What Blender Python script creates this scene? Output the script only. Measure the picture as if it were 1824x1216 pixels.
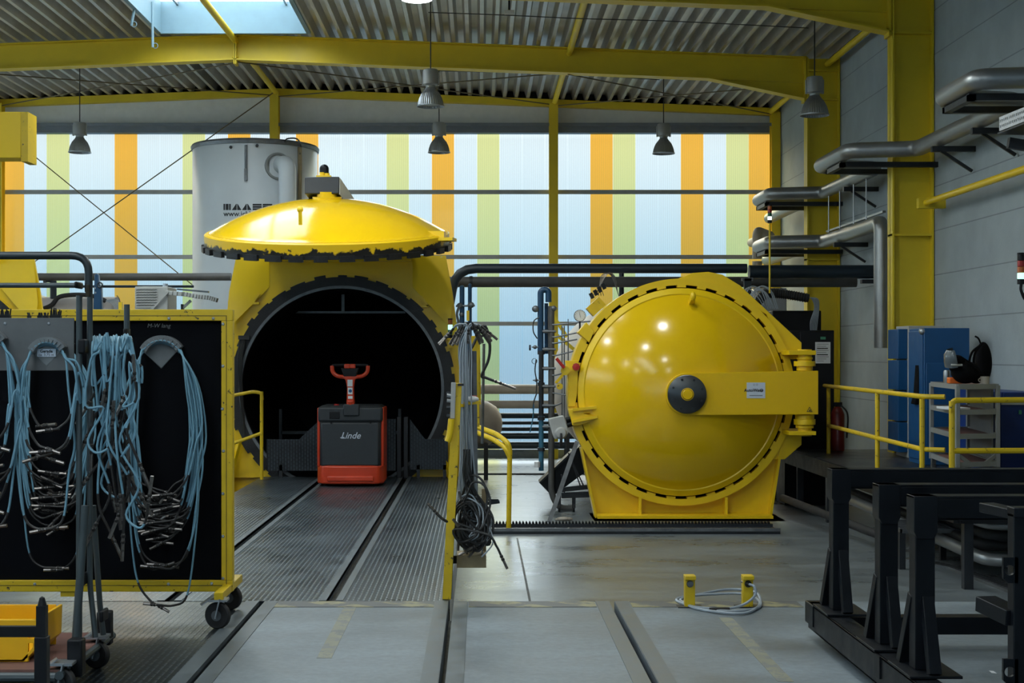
import bpy, bmesh, math, random
from mathutils import Vector, Matrix

for o in list(bpy.data.objects):
    bpy.data.objects.remove(o)
scene = bpy.context.scene
COL = scene.collection
PI = math.pi
R = math.radians

# ------------------------------------------------------------------ camera
EYE = 1.55                      # camera height over the main floor (m)
FPX = 50.0 / 36.0 * 1824        # 50 mm lens, in pixels of the 1824 px frame
VX, VY = 855.0, 630.0           # vanishing point of the hall
cd = bpy.data.cameras.new('camera')
cam = bpy.data.objects.new('camera', cd)
COL.objects.link(cam)
cam.location = (0, 0, EYE)
cam.rotation_euler = (R(90), 0, 0)
cd.lens = 50
cd.sensor_width = 36
cd.shift_x = (912 - VX) / 1824
cd.shift_y = (VY - 608) / 1824
cd.clip_end = 200
scene.camera = cam

# ------------------------------------------------------------------ view and sky
scene.view_settings.view_transform = 'Standard'
scene.view_settings.look = 'None'
scene.view_settings.gamma = 1
scene.view_settings.use_curve_mapping = False
scene.view_settings.exposure = 0.0
scene.cycles.use_denoising = True
scene.cycles.max_bounces = 8
scene.cycles.transparent_max_bounces = 12
scene.cycles.sample_clamp_indirect = 4.0
LAMP_W = 46.0                   # power of each lit hall lamp

w = bpy.data.worlds.new('sky')
scene.world = w
w.use_nodes = True
nt = w.node_tree
nt.nodes.clear()
tc = nt.nodes.new('ShaderNodeTexCoord')
sp = nt.nodes.new('ShaderNodeSeparateXYZ')
mr = nt.nodes.new('ShaderNodeMapRange')
mr.inputs[1].default_value = -0.12
mr.inputs[2].default_value = 0.30
rp = nt.nodes.new('ShaderNodeValToRGB')
bg = nt.nodes.new('ShaderNodeBackground')
wo = nt.nodes.new('ShaderNodeOutputWorld')
nt.links.new(tc.outputs['Generated'], sp.inputs[0])
nt.links.new(sp.outputs[2], mr.inputs[0])
nt.links.new(mr.outputs[0], rp.inputs[0])
nt.links.new(rp.outputs[0], bg.inputs[0])
nt.links.new(bg.outputs[0], wo.inputs[0])
e = rp.color_ramp.elements
e[0].position = 0.0
e[0].color = (0.20, 0.37, 0.50, 1)
e[1].position = 1.0
e[1].color = (6.6, 7.6, 8.2, 1)
for p_, c_ in ((0.22, (0.19, 0.37, 0.52, 1)), (0.31, (0.22, 0.44, 0.61, 1)), (0.46, (0.44, 0.66, 0.77, 1)), (0.64, (0.80, 0.93, 0.97, 1))):
    k_ = e.new(p_)
    k_.color = c_
bg.inputs[1].default_value = 1.15


# ------------------------------------------------------------------ materials
def nodes_of(name):
    m = bpy.data.materials.new(name)
    m.use_nodes = True
    t = m.node_tree
    return m, t, t.nodes['Principled BSDF']


def sock(t, a, b):
    t.links.new(a, b)


def math_node(t, op, a, b=None, c=None):
    n = t.nodes.new('ShaderNodeMath')
    n.operation = op
    for i, v in enumerate((a, b, c)):
        if v is None:
            continue
        if hasattr(v, 'default_value') or hasattr(v, 'links'):
            t.links.new(v, n.inputs[i])
        else:
            n.inputs[i].default_value = v
    return n.outputs[0]


def coords(t, kind='Object'):
    n = t.nodes.new('ShaderNodeTexCoord')
    return n.outputs[kind]


def noise(t, vec, scale, detail=4, rough=0.6):
    n = t.nodes.new('ShaderNodeTexNoise')
    n.inputs['Scale'].default_value = scale
    n.inputs['Detail'].default_value = detail
    n.inputs['Roughness'].default_value = rough
    t.links.new(vec, n.inputs['Vector'])
    return n.outputs['Fac']


def ramp(t, fac, stops):
    n = t.nodes.new('ShaderNodeValToRGB')
    t.links.new(fac, n.inputs[0])
    el = n.color_ramp.elements
    el[0].position, el[0].color = stops[0][0], (*stops[0][1], 1)
    el[1].position, el[1].color = stops[-1][0], (*stops[-1][1], 1)
    for p, c in stops[1:-1]:
        k = el.new(p)
        k.color = (*c, 1)
    return n.outputs[0]


def mixc(t, fac, a, b):
    n = t.nodes.new('ShaderNodeMix')
    n.data_type = 'RGBA'
    if hasattr(fac, 'links'):
        t.links.new(fac, n.inputs[0])
    else:
        n.inputs[0].default_value = fac
    for v, i in ((a, 6), (b, 7)):
        if hasattr(v, 'links'):
            t.links.new(v, n.inputs[i])
        else:
            n.inputs[i].default_value = (*v, 1)
    return n.outputs[2]


def bump(t, p, height, strength=0.2, dist=0.01):
    n = t.nodes.new('ShaderNodeBump')
    n.inputs['Strength'].default_value = strength
    n.inputs['Distance'].default_value = dist
    t.links.new(height, n.inputs['Height'])
    t.links.new(n.outputs[0], p.inputs['Normal'])


def mat(name, col, rough=0.5, metal=0.0, var=0.12, scale=6.0, speck=None, bmp=0.0, coat=0.0, spec=0.5):
    m, t, p = nodes_of(name)
    v = coords(t)
    f = noise(t, v, scale)
    lo = tuple(c * (1 - var) for c in col)
    hi = tuple(min(1, c * (1 + var)) for c in col)
    c = ramp(t, f, [(0.3, lo), (0.7, hi)])
    if speck:
        f2 = noise(t, v, speck[1], 6, 0.7)
        k = ramp(t, f2, [(speck[2], (0, 0, 0)), (speck[2] + 0.03, (1, 1, 1))])
        c = mixc(t, k, c, speck[0])
    sock(t, c, p.inputs['Base Color'])
    rr = ramp(t, f, [(0.3, (rough * 0.85,) * 3), (0.7, (min(1, rough * 1.15),) * 3)])
    sock(t, rr, p.inputs['Roughness'])
    p.inputs['Metallic'].default_value = metal
    p.inputs['Coat Weight'].default_value = coat
    p.inputs['Specular IOR Level'].default_value = spec
    if bmp:
        bump(t, p, noise(t, v, scale * 6), bmp)
    return m


def emit(name, col, strength):
    m, t, p = nodes_of(name)
    p.inputs['Base Color'].default_value = (*col, 1)
    p.inputs['Emission Color'].default_value = (*col, 1)
    p.inputs['Emission Strength'].default_value = strength
    return m


M = {}
Y_ = (0.74, 0.465, 0.005)
M['yellow'] = mat('yellow_gloss_paint', (0.80, 0.53, 0.006), 0.34, var=0.05, scale=2.0, speck=((0.05, 0.045, 0.02), 26, 0.72))
M['yellow_clean'] = mat('yellow_door_paint', (0.76, 0.475, 0.005), 0.15, var=0.03, scale=1.5)
M['yellow_worn'] = mat('yellow_worn_paint', (0.62, 0.42, 0.004), 0.45, var=0.12, scale=5.0, speck=((0.02, 0.02, 0.015), 22, 0.62))
M['yellow_steel'] = mat('yellow_steelwork_paint', (0.70, 0.51, 0.015), 0.5, var=0.06, scale=3.0)
M['yellow_grease'] = mat('yellow_paint_with_black_grease', (0.60, 0.42, 0.01), 0.4, var=0.1, scale=4, speck=((0.008, 0.008, 0.008), 5.0, 0.50))
def m_rim():
    m, t, p = nodes_of('yellow_rim_with_climbing_grease')
    v = coords(t)
    n = t.nodes.new('ShaderNodeVectorMath')
    n.operation = 'DOT_PRODUCT'
    n.inputs[1].default_value = (0, -math.sin(R(10)), math.cos(R(10)))
    t.links.new(v, n.inputs[0])
    f = noise(t, v, 7.5, 5, 0.6)
    hgt = math_node(t, 'MULTIPLY', math_node(t, 'ADD', n.outputs['Value'], 0.01), 4.2)
    k = ramp(t, math_node(t, 'SUBTRACT', f, hgt), [(0.40, (0, 0, 0)), (0.46, (1, 1, 1))])
    sock(t, mixc(t, k, Y_, (0.010, 0.009, 0.007)), p.inputs['Base Color'])
    p.inputs['Roughness'].default_value = 0.35
    return m


M['yellow_grease'] = m_rim()
M['yellow_bright'] = mat('bright_yellow_plastic', (0.80, 0.42, 0.0), 0.5, var=0.05)
M['black'] = mat('black_paint', (0.006, 0.007, 0.009), 0.5, var=0.3, spec=0.25)
M['grease'] = mat('black_grease', (0.006, 0.006, 0.007), 0.45, var=0.4, scale=12, bmp=0.4)
M['void'] = mat('dark_lining_and_slot_shade', (0.006, 0.006, 0.008), 0.8, var=0.3, spec=0.1)  # vessel lining; also paints the shade behind the door slots
M['board'] = mat('black_felt_board', (0.004, 0.0045, 0.006), 0.9, var=0.2, scale=40, spec=0.06)
M['trestle'] = mat('black_steel_paint', (0.005, 0.0065, 0.009), 0.42, var=0.3, scale=8, speck=((0.20, 0.22, 0.24), 34, 0.78), spec=0.18)
M['rubber'] = mat('black_rubber', (0.012, 0.012, 0.013), 0.7, var=0.2)
M['steel_dark'] = mat('dark_painted_steel', (0.014, 0.017, 0.022), 0.42, var=0.25, scale=8, speck=((0.25, 0.26, 0.27), 34, 0.77))
M['steel'] = mat('worn_grey_steel', (0.16, 0.17, 0.18), 0.45, 0.6, 0.25, 10)
M['pipe_dark'] = mat('dark_teal_pipe_paint', (0.010, 0.020, 0.030), 0.42, var=0.2)
M['pipe_grey'] = mat('dusty_grey_pipe', (0.085, 0.082, 0.078), 0.55, 0.1, 0.2)
M['pipe_blue'] = mat('blue_pipe_paint', (0.006, 0.045, 0.105), 0.35, var=0.15)
M['pipe_lightblue'] = mat('faded_blue_pipe_paint', (0.03, 0.13, 0.21), 0.5, var=0.15)
M['cladding'] = mat('aluminium_pipe_cladding', (0.30, 0.31, 0.31), 0.40, 0.75, 0.12, 5)
M['beige'] = mat('beige_lagging', (0.33, 0.29, 0.24), 0.6, var=0.08)
M['body'] = mat('grey_beige_vessel_cladding', (0.36, 0.33, 0.31), 0.6, var=0.08)
M['white'] = mat('white_enamel', (0.62, 0.62, 0.62), 0.35, var=0.06)
M['silo'] = mat('white_tank_paint', (0.52, 0.555, 0.575), 0.38, var=0.05, scale=1.2, spec=0.3)
M['galv'] = mat('galvanised_steel', (0.36, 0.38, 0.40), 0.38, 0.8, 0.15, 7)
M['red_shaded'] = mat('shaded_red_enamel', (0.13, 0.008, 0.006), 0.4, var=0.05)  # red darkened so the shade is in the colour
M['blue'] = mat('blue_locker_paint', (0.005, 0.070, 0.20), 0.45, var=0.08)
M['blue_deep'] = mat('deep_blue_cabinet_paint', (0.006, 0.03, 0.16), 0.45, var=0.08)
M['grey'] = mat('grey_enamel', (0.22, 0.23, 0.23), 0.5, var=0.08)
M['grey_light'] = mat('light_grey_enamel', (0.38, 0.38, 0.36), 0.5, var=0.08)
M['red'] = mat('red_truck_paint', (0.55, 0.045, 0.012), 0.35, var=0.08, speck=((0.05, 0.02, 0.015), 20, 0.70))
M['red_plain'] = mat('red_plastic', (0.42, 0.02, 0.015), 0.4, var=0.05)
M['orange'] = mat('orange_plastic', (0.75, 0.14, 0.01), 0.45, var=0.05)
M['charcoal'] = mat('charcoal_moulded_plastic', (0.020, 0.025, 0.030), 0.5, var=0.15, scale=30, bmp=0.1)
M['cable'] = mat('blue_grey_cable', (0.14, 0.29, 0.38), 0.5, var=0.1)
M['cable_grey'] = mat('grey_cable', (0.30, 0.34, 0.38), 0.5, var=0.15)
M['cable_dark'] = mat('dark_cable', (0.018, 0.018, 0.018), 0.5, var=0.15)
M['plug'] = mat('nickel_plug', (0.20, 0.18, 0.165), 0.3, 0.85, 0.3, 30)
M['sleeve'] = mat('dark_strain_relief', (0.018, 0.016, 0.015), 0.5, 0.1, 0.2)
M['wood'] = mat('raw_wooden_plank', (0.26, 0.20, 0.11), 0.7, var=0.2, scale=14)
M['paper'] = mat('white_paper', (0.62, 0.64, 0.66), 0.7, var=0.04)
M['ink'] = mat('black_ink', (0.01, 0.01, 0.012), 0.6, var=0.1)
M['chalk'] = mat('chalk_marking', (0.14, 0.145, 0.15), 0.8, var=0.1)
M['red_board'] = mat('worn_red_brown_board', (0.16, 0.075, 0.06), 0.7, var=0.3, scale=9)
M['cloth'] = mat('black_cloth', (0.004, 0.004, 0.005), 0.9, var=0.3, scale=30, spec=0.1)
M['visor'] = mat('clear_visor_plastic', (0.10, 0.115, 0.125), 0.15, var=0.1)
M['lintel'] = mat('dark_grey_lintel', (0.20, 0.22, 0.25), 0.45, 0.3, 0.1)
M['girt'] = mat('grey_girt', (0.34, 0.35, 0.35), 0.5, 0.3, 0.1)
M['curb'] = mat('pale_blue_grey_skylight_curb', (0.17, 0.28, 0.34), 0.55, var=0.05)
M['green'] = mat('green_plate', (0.05, 0.22, 0.12), 0.5, var=0.05)
M['sticker'] = mat('silver_label', (0.55, 0.60, 0.68), 0.35, 0.1, 0.05)
M['hub'] = mat('turned_dark_steel', (0.11, 0.115, 0.12), 0.36, 0.95, 0.1)
for _n in M['hub'].node_tree.nodes:
    if _n.type == 'BSDF_PRINCIPLED':
        _n.inputs['Anisotropic'].default_value = 0.85
M['lamp_on'] = emit('lit_lamp_diffuser', (0.95, 1.0, 0.98), 16.0)
M['sig_green'] = emit('lit_green_signal', (0.45, 1.0, 0.75), 1.5)
M['sig_white'] = emit('lit_white_signal', (0.85, 1.0, 0.95), 1.6)
M['sig_orange'] = mat('amber_signal_lens', (0.45, 0.10, 0.008), 0.3, var=0.05)
M['sig_red'] = mat('red_signal_lens', (0.30, 0.012, 0.008), 0.3, var=0.05)
M['sig_green_off'] = mat('green_signal_lens', (0.01, 0.12, 0.06), 0.3, var=0.05)


def m_concrete(name, base, wet=0.30, tint=(1, 1, 1)):
    m, t, p = nodes_of(name)
    v = coords(t)
    mp = t.nodes.new('ShaderNodeMapping')
    mp.inputs['Scale'].default_value = (0.55, 1.3, 1)
    sock(t, v, mp.inputs[0])
    f = noise(t, mp.outputs[0], 1.6, 8, 0.62)
    f2 = noise(t, v, 22, 5, 0.7)
    a = tuple(b * 0.52 * k for b, k in zip(base, tint))
    b_ = tuple(b * 1.25 * k for b, k in zip(base, tint))
    c = ramp(t, f, [(0.28, a), (0.72, b_)])
    k = ramp(t, f2, [(0.3, (0.82,) * 3), (0.7, (1.08,) * 3)])
    n = t.nodes.new('ShaderNodeMix')
    n.data_type = 'RGBA'
    n.blend_type = 'MULTIPLY'
    n.inputs[0].default_value = 1
    sock(t, c, n.inputs[6])
    sock(t, k, n.inputs[7])
    stain = noise(t, v, 3.1, 3, 0.5)
    ks = ramp(t, stain, [(0.66, (0, 0, 0)), (0.72, (0.22,) * 3)])
    c2 = mixc(t, ks, n.outputs[2], tuple(b * 0.45 for b in base))
    sock(t, c2, p.inputs['Base Color'])
    sock(t, ramp(t, f, [(0.3, (wet,) * 3), (0.75, (wet + 0.22,) * 3)]), p.inputs['Roughness'])
    bump(t, p, f2, 0.08, 0.01)
    return m


M['concrete'] = m_concrete('worn_concrete_slab', (0.185, 0.220, 0.245), 0.42)
M['concrete_low'] = m_concrete('polished_concrete', (0.150, 0.172, 0.182), 0.22)


def m_tread(name, base, px=0.034, py=0.085, v_axis=1):
    m, t, p = nodes_of(name)
    v = coords(t)
    s = t.nodes.new('ShaderNodeSeparateXYZ')
    sock(t, v, s.inputs[0])
    u = math_node(t, 'DIVIDE', s.outputs[0], px)
    fl = math_node(t, 'FLOOR', u)
    fx = math_node(t, 'ABSOLUTE', math_node(t, 'SUBTRACT', math_node(t, 'FRACT', u), 0.5))
    w_ = math_node(t, 'ADD', math_node(t, 'DIVIDE', s.outputs[v_axis], py), math_node(t, 'MULTIPLY', fl, 0.5))
    fy = math_node(t, 'ABSOLUTE', math_node(t, 'SUBTRACT', math_node(t, 'FRACT', w_), 0.5))
    hx = ramp(t, fx, [(0.10, (1, 1, 1)), (0.22, (0, 0, 0))])
    hy = ramp(t, fy, [(0.33, (1, 1, 1)), (0.42, (0, 0, 0))])
    h = math_node(t, 'MULTIPLY', hx, hy)
    f = noise(t, v, 2.2, 6)
    c = ramp(t, f, [(0.3, tuple(b * 0.6 for b in base)), (0.7, tuple(b * 1.3 for b in base))])
    c = mixc(t, math_node(t, 'MULTIPLY', h, 0.75), c, tuple(min(1, b * 2.6) for b in base))
    sock(t, c, p.inputs['Base Color'])
    p.inputs['Metallic'].default_value = 0.55
    sock(t, ramp(t, f, [(0.3, (0.26,) * 3), (0.7, (0.42,) * 3)]), p.inputs['Roughness'])
    bump(t, p, h, 0.5, 0.003)
    return m


M['tread'] = m_tread('ribbed_steel_tread_plate', (0.062, 0.080, 0.094))
M['tread_dark'] = m_tread('dark_tread_plate', (0.026, 0.033, 0.039))
M['tread_gate'] = m_tread('chequer_plate', (0.035, 0.04, 0.046), 0.035, 0.05)


M['tread_gate_v'] = m_tread('chequer_plate_gate', (0.030, 0.036, 0.042), 0.035, 0.05, 2)


def m_wall(name, base):
    m, t, p = nodes_of(name)
    v = coords(t)
    s = t.nodes.new('ShaderNodeSeparateXYZ')
    sock(t, v, s.inputs[0])
    z = math_node(t, 'FRACT', math_node(t, 'DIVIDE', math_node(t, 'SUBTRACT', s.outputs[2], 0.04), 0.5))
    d = math_node(t, 'ABSOLUTE', math_node(t, 'SUBTRACT', z, 0.5))
    line = ramp(t, d, [(0.484, (0, 0, 0)), (0.494, (1, 1, 1))])
    f = noise(t, v, 2.5, 6)
    fs = noise(t, v, 60, 3)
    c = ramp(t, f, [(0.3, tuple(b * 0.9 for b in base)), (0.7, tuple(b * 1.08 for b in base))])
    c = mixc(t, math_node(t, 'MULTIPLY', line, 0.55), c, tuple(b * 0.25 for b in base))
    sock(t, c, p.inputs['Base Color'])
    p.inputs['Roughness'].default_value = 0.8
    bump(t, p, math_node(t, 'SUBTRACT', fs, line), 0.25, 0.006)
    return m


M['wall'] = m_wall('aerated_concrete_wall', (0.31, 0.355, 0.375))
M['wall_band'] = mat('grey_plaster_band', (0.70, 0.70, 0.67), 0.8, var=0.06)


def m_deck(name):
    m, t, p = nodes_of(name)
    v = coords(t)
    f = noise(t, v, 3.0, 6)
    sock(t, ramp(t, f, [(0.3, (0.40, 0.39, 0.375)), (0.7, (0.56, 0.55, 0.53))]), p.inputs['Base Color'])
    p.inputs['Metallic'].default_value = 0.55
    sock(t, ramp(t, f, [(0.3, (0.30,) * 3), (0.7, (0.45,) * 3)]), p.inputs['Roughness'])
    return m


M['deck'] = m_deck('galvanised_roof_deck')


def m_panel(name, tint, diffuse=0.035):
    """ribbed twin-wall polycarbonate: part see-through to the sky, part diffusing"""
    m = bpy.data.materials.new(name)
    m.use_nodes = True
    t = m.node_tree
    t.nodes.clear()
    out = t.nodes.new('ShaderNodeOutputMaterial')
    v = coords(t)
    s = t.nodes.new('ShaderNodeSeparateXYZ')
    sock(t, v, s.inputs[0])
    fr = math_node(t, 'FRACT', math_node(t, 'DIVIDE', s.outputs[0], 0.0327))
    d = math_node(t, 'ABSOLUTE', math_node(t, 'SUBTRACT', fr, 0.5))
    line = ramp(t, d, [(0.40, (0, 0, 0)), (0.47, (1, 1, 1))])
    col = mixc(t, math_node(t, 'MULTIPLY', line, 0.35), tint, tuple(c * 0.62 for c in tint))
    tr = t.nodes.new('ShaderNodeBsdfTransparent')
    sock(t, col, tr.inputs[0])
    df = t.nodes.new('ShaderNodeBsdfTranslucent')
    sock(t, col, df.inputs[0])
    gl = t.nodes.new('ShaderNodeBsdfGlossy')
    gl.inputs['Roughness'].default_value = 0.22
    mx = t.nodes.new('ShaderNodeMixShader')
    mx.inputs[0].default_value = diffuse
    sock(t, tr.outputs[0], mx.inputs[1])
    sock(t, df.outputs[0], mx.inputs[2])
    m2 = t.nodes.new('ShaderNodeMixShader')
    m2.inputs[0].default_value = 0.04
    sock(t, mx.outputs[0], m2.inputs[1])
    sock(t, gl.outputs[0], m2.inputs[2])
    sock(t, m2.outputs[0], out.inputs[0])
    return m


M['pan_W'] = m_panel('clear_polycarbonate', (0.92, 0.93, 0.935))
M['pan_G'] = m_panel('pale_green_polycarbonate', (0.90, 0.865, 0.57))
M['pan_O'] = m_panel('orange_polycarbonate', (1.0, 0.69, 0.26))
M['sky_pan'] = m_panel('skylight_polycarbonate', (0.92, 0.92, 0.92), 0.3)
M['fill_pan'] = m_panel('added_fill_glazing', (0.62, 0.69, 0.73), 1.0)  # diffusing pane of the added fill window
M['side_pan'] = m_panel('frosted_side_glazing', (0.86, 0.92, 0.95), 1.0)


# ------------------------------------------------------------------ mesh helpers
def P(x, y, Y):
    """the point at distance Y whose picture in the 1824x1216 frame is (x, y)"""
    return Vector(((x - VX) * Y / FPX, Y, EYE - (y - VY) * Y / FPX))


def frame(axis):
    a = Vector(axis).normalized()
    h = Vector((0, 0, 1)) if abs(a.z) < 0.9 else Vector((1, 0, 0))
    u = h.cross(a).normalized()
    return a, u, a.cross(u)


BASE = {}


class MB:
    def __init__(self):
        self.v, self.f = [], []

    def add(self, vs, fs):
        n = len(self.v)
        self.v += [Vector(p) for p in vs]
        self.f += [tuple(i + n for i in q) for q in fs]
        return self

    def box(self, a, b):
        x0, x1 = sorted((a[0], b[0]))
        y0, y1 = sorted((a[1], b[1]))
        z0, z1 = sorted((a[2], b[2]))
        return self.add([(x0, y0, z0), (x1, y0, z0), (x1, y1, z0), (x0, y1, z0), (x0, y0, z1), (x1, y0, z1), (x1, y1, z1), (x0, y1, z1)],
                        [(0, 3, 2, 1), (4, 5, 6, 7), (0, 1, 5, 4), (1, 2, 6, 5), (2, 3, 7, 6), (3, 0, 4, 7)])

    def bar(self, a, b, w_, h, up=(0, 0, 1)):
        """a rectangular bar from a to b, w_ wide and h high"""
        a, b = Vector(a), Vector(b)
        d = (b - a).normalized()
        s = d.cross(Vector(up))
        if s.length < 1e-4:
            s = d.cross(Vector((0, 1, 0)))
        s.normalize()
        u = s.cross(d)
        vs = []
        for q in (a, b):
            for i, j in ((-1, -1), (1, -1), (1, 1), (-1, 1)):
                vs.append(q + s * (i * w_ / 2) + u * (j * h / 2))
        return self.add(vs, [(3, 2, 1, 0), (4, 5, 6, 7), (0, 1, 5, 4), (1, 2, 6, 5), (2, 3, 7, 6), (3, 0, 4, 7)])

    def tube(self, path, r, n=10, closed=False, r2=None):
        path = [Vector(p) for p in path]
        m = len(path)
        prev = None
        rings = []
        for i, p in enumerate(path):
            if closed:
                d = path[(i + 1) % m] - path[i - 1]
            else:
                d = path[min(i + 1, m - 1)] - path[max(i - 1, 0)]
            d.normalize()
            if prev is None:
                _, u, _w = frame(d)
            else:
                u = prev - d * prev.dot(d)
                if u.length < 1e-6:
                    _, u, _w = frame(d)
                u.normalize()
            prev = u
            wv = d.cross(u)
            rr = r if r2 is None else r + (r2 - r) * i / (m - 1)
            rings.append([p + (u * math.cos(2 * PI * k / n) + wv * math.sin(2 * PI * k / n)) * rr for k in range(n)])
        vs = [q for g in rings for q in g]
        fs = []
        for i in range(m if closed else m - 1):
            j = (i + 1) % m
            for k in range(n):
                k2 = (k + 1) % n
                fs.append((i * n + k, i * n + k2, j * n + k2, j * n + k))
        if not closed:
            fs.append(tuple(range(n))[::-1])
            fs.append(tuple((m - 1) * n + k for k in range(n)))
        return self.add(vs, fs)

    def cyl(self, a, b, r, n=16):
        return self.tube([a, b], r, n)

    def lathe(self, prof, origin, axis, n=48, a0=0, a1=2 * PI):
        """prof: [(radius, distance along the axis)]"""
        a, u, wv = frame(axis)
        o = Vector(origin)
        full = abs(a1 - a0 - 2 * PI) < 1e-6
        vs, fs = [], []
        ns = n if full else n + 1
        for (r, tt) in prof:
            for k in range(ns):
                g = a0 + (a1 - a0) * k / n
                vs.append(o + a * tt + (u * math.cos(g) + wv * math.sin(g)) * max(r, 1e-5))
        for i in range(len(prof) - 1):
            for k in range(n):
                k2 = (k + 1) % ns
                fs.append((i * ns + k, i * ns + k2, (i + 1) * ns + k2, (i + 1) * ns + k))
        return self.add(vs, fs)

    def prism(self, poly, y0, y1):
        """poly: [(x, z)] pushed from y0 to y1"""
        n = len(poly)
        vs = [(x, y0, z) for x, z in poly] + [(x, y1, z) for x, z in poly]
        fs = [tuple(range(n)), tuple(range(2 * n - 1, n - 1, -1))]
        fs += [(i, i + n, (i + 1) % n + n, (i + 1) % n) for i in range(n)]
        return self.add(vs, fs)

    def prism_px(self, poly, Y, depth):
        """poly in picture points at distance Y, pushed back by depth"""
        q = [P(x, y, Y) for x, y in poly]
        return self.prism([(a.x, a.z) for a in q], Y, Y + depth)

    def slab(self, poly, z0, z1):
        """poly: [(x, y)] raised from z0 to z1"""
        n = len(poly)
        vs = [(x, y, z0) for x, y in poly] + [(x, y, z1) for x, y in poly]
        fs = [tuple(range(n))[::-1], tuple(range(n, 2 * n))]
        fs += [(i, (i + 1) % n, (i + 1) % n + n, i + n) for i in range(n)]
        return self.add(vs, fs)

    def plate_hole(self, c, r, poly, y0, y1, n=96):
        """a plate with outline poly [(x, z)] and a round hole of radius r about c = (x, z)"""
        def hit(g):
            dx, dz = math.cos(g), math.sin(g)
            best = 1e9
            for i in range(len(poly)):
                (x1, z1), (x2, z2) = poly[i], poly[(i + 1) % len(poly)]
                ex, ez = x2 - x1, z2 - z1
                den = dx * ez - dz * ex
                if abs(den) < 1e-9:
                    continue
                tt = ((x1 - c[0]) * ez - (z1 - c[1]) * ex) / den
                s_ = ((x1 - c[0]) * dz - (z1 - c[1]) * dx) / den
                if tt > 0 and -1e-6 <= s_ <= 1 + 1e-6:
                    best = min(best, tt)
            return best
        gs = sorted([2 * PI * k / n for k in range(n)] + [math.atan2(z - c[1], x - c[0]) % (2 * PI) for x, z in poly])
        vs, fs = [], []
        for yy in (y0, y1):
            for g in gs:
                h = max(hit(g), r + 0.005)
                vs.append((c[0] + r * math.cos(g), yy, c[1] + r * math.sin(g)))
                vs.append((c[0] + h * math.cos(g), yy, c[1] + h * math.sin(g)))
        m = len(gs)
        for i in range(m):
            j = (i + 1) % m
            fs.append((2 * i, 2 * i + 1, 2 * j + 1, 2 * j))
            fs.append((2 * m + 2 * i, 2 * m + 2 * j, 2 * m + 2 * j + 1, 2 * m + 2 * i + 1))
            fs.append((2 * i, 2 * j, 2 * m + 2 * j, 2 * m + 2 * i))
            fs.append((2 * i + 1, 2 * m + 2 * i + 1, 2 * m + 2 * j + 1, 2 * j + 1))
        return self.add(vs, fs)

    def ring_teeth(self, c, r_in, r_out, r_alt, n, duty, y0, y1, inner=True, phase=0.0, rnd=0.0):
        """a flat ring in the XZ plane whose inner (or outer) edge steps to r_alt n times"""
        ang, steps = [], []
        rg = random.Random(5)
        for k in range(n):
            a = phase + 2 * PI * k / n
            b = 2 * PI / n
            e1 = b * duty * (1 + rg.uniform(-rnd, rnd))
            j = 1 + rg.uniform(-rnd, rnd) * 0.02
            for q in (0, 0.5, 1):
                ang.append(a + e1 * q)
                steps.append(r_alt * j)
            for q in (0.001, 0.5, 0.999):
                ang.append(a + e1 + (b - e1) * q)
                steps.append(None)
        m = len(ang)
        vs, fs = [], []
        for yy in (y0, y1):
            for a, s_ in zip(ang, steps):
                ri, ro = (s_ or r_in, r_out) if inner else (r_in, s_ or r_out)
                vs.append((c[0] + ri * math.cos(a), yy, c[1] + ri * math.sin(a)))
                vs.append((c[0] + ro * math.cos(a), yy, c[1] + ro * math.sin(a)))
        for i in range(m):
            j = (i + 1) % m
            fs.append((2 * i, 2 * i + 1, 2 * j + 1, 2 * j))
            fs.append((2 * m + 2 * i, 2 * m + 2 * j, 2 * m + 2 * j + 1, 2 * m + 2 * i + 1))
            fs.append((2 * i, 2 * j, 2 * m + 2 * j, 2 * m + 2 * i))
            fs.append((2 * i + 1, 2 * m + 2 * i + 1, 2 * m + 2 * j + 1, 2 * j + 1))
        return self.add(vs, fs)

    def ball(self, c, r, n=16, m=10, sc=(1, 1, 1)):
        c = Vector(c)
        vs, fs = [], []
        for i in range(m + 1):
            ph = PI * i / m
            for k in range(n):
                g = 2 * PI * k / n
                vs.append(c + Vector((r * sc[0] * math.sin(ph) * math.cos(g), r * sc[1] * math.sin(ph) * math.sin(g), r * sc[2] * math.cos(ph))))
        for i in range(m):
            for k in range(n):
                k2 = (k + 1) % n
                fs.append((i * n + k, (i + 1) * n + k, (i + 1) * n + k2, i * n + k2))
        return self.add(vs, fs)

    def xform(self, mtx, start=0):
        for i in range(start, len(self.v)):
            self.v[i] = mtx @ self.v[i]
        return self

    def build(self, name, m, parent=None, bevel=0.0, smooth=35, fix=True):
        me = bpy.data.meshes.new(name)
        if parent is not None:
            b = BASE[parent.name]
        else:
            lo = [min(p[i] for p in self.v) for i in range(3)]
            hi = [max(p[i] for p in self.v) for i in range(3)]
            b = Vector(((lo[0] + hi[0]) / 2, (lo[1] + hi[1]) / 2, lo[2]))
        me.from_pydata([p - b for p in self.v], [], self.f)
        bm = bmesh.new()
        bm.from_mesh(me)
        if fix:
            bmesh.ops.recalc_face_normals(bm, faces=bm.faces)
        bm.to_mesh(me)
        bm.free()
        me.shade_smooth()
        me.set_sharp_from_angle(angle=R(smooth))
        me.materials.append(M[m])
        o = bpy.data.objects.new(name, me)
        COL.objects.link(o)
        if parent is not None:
            o.parent = parent
        else:
            o.location = b
        BASE[o.name] = b
        if bevel:
            md = o.modifiers.new('edge', 'BEVEL')
            md.width = bevel
            md.segments = 2
            md.limit_method = 'ANGLE'
            md.angle_limit = R(40)
        return o


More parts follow.
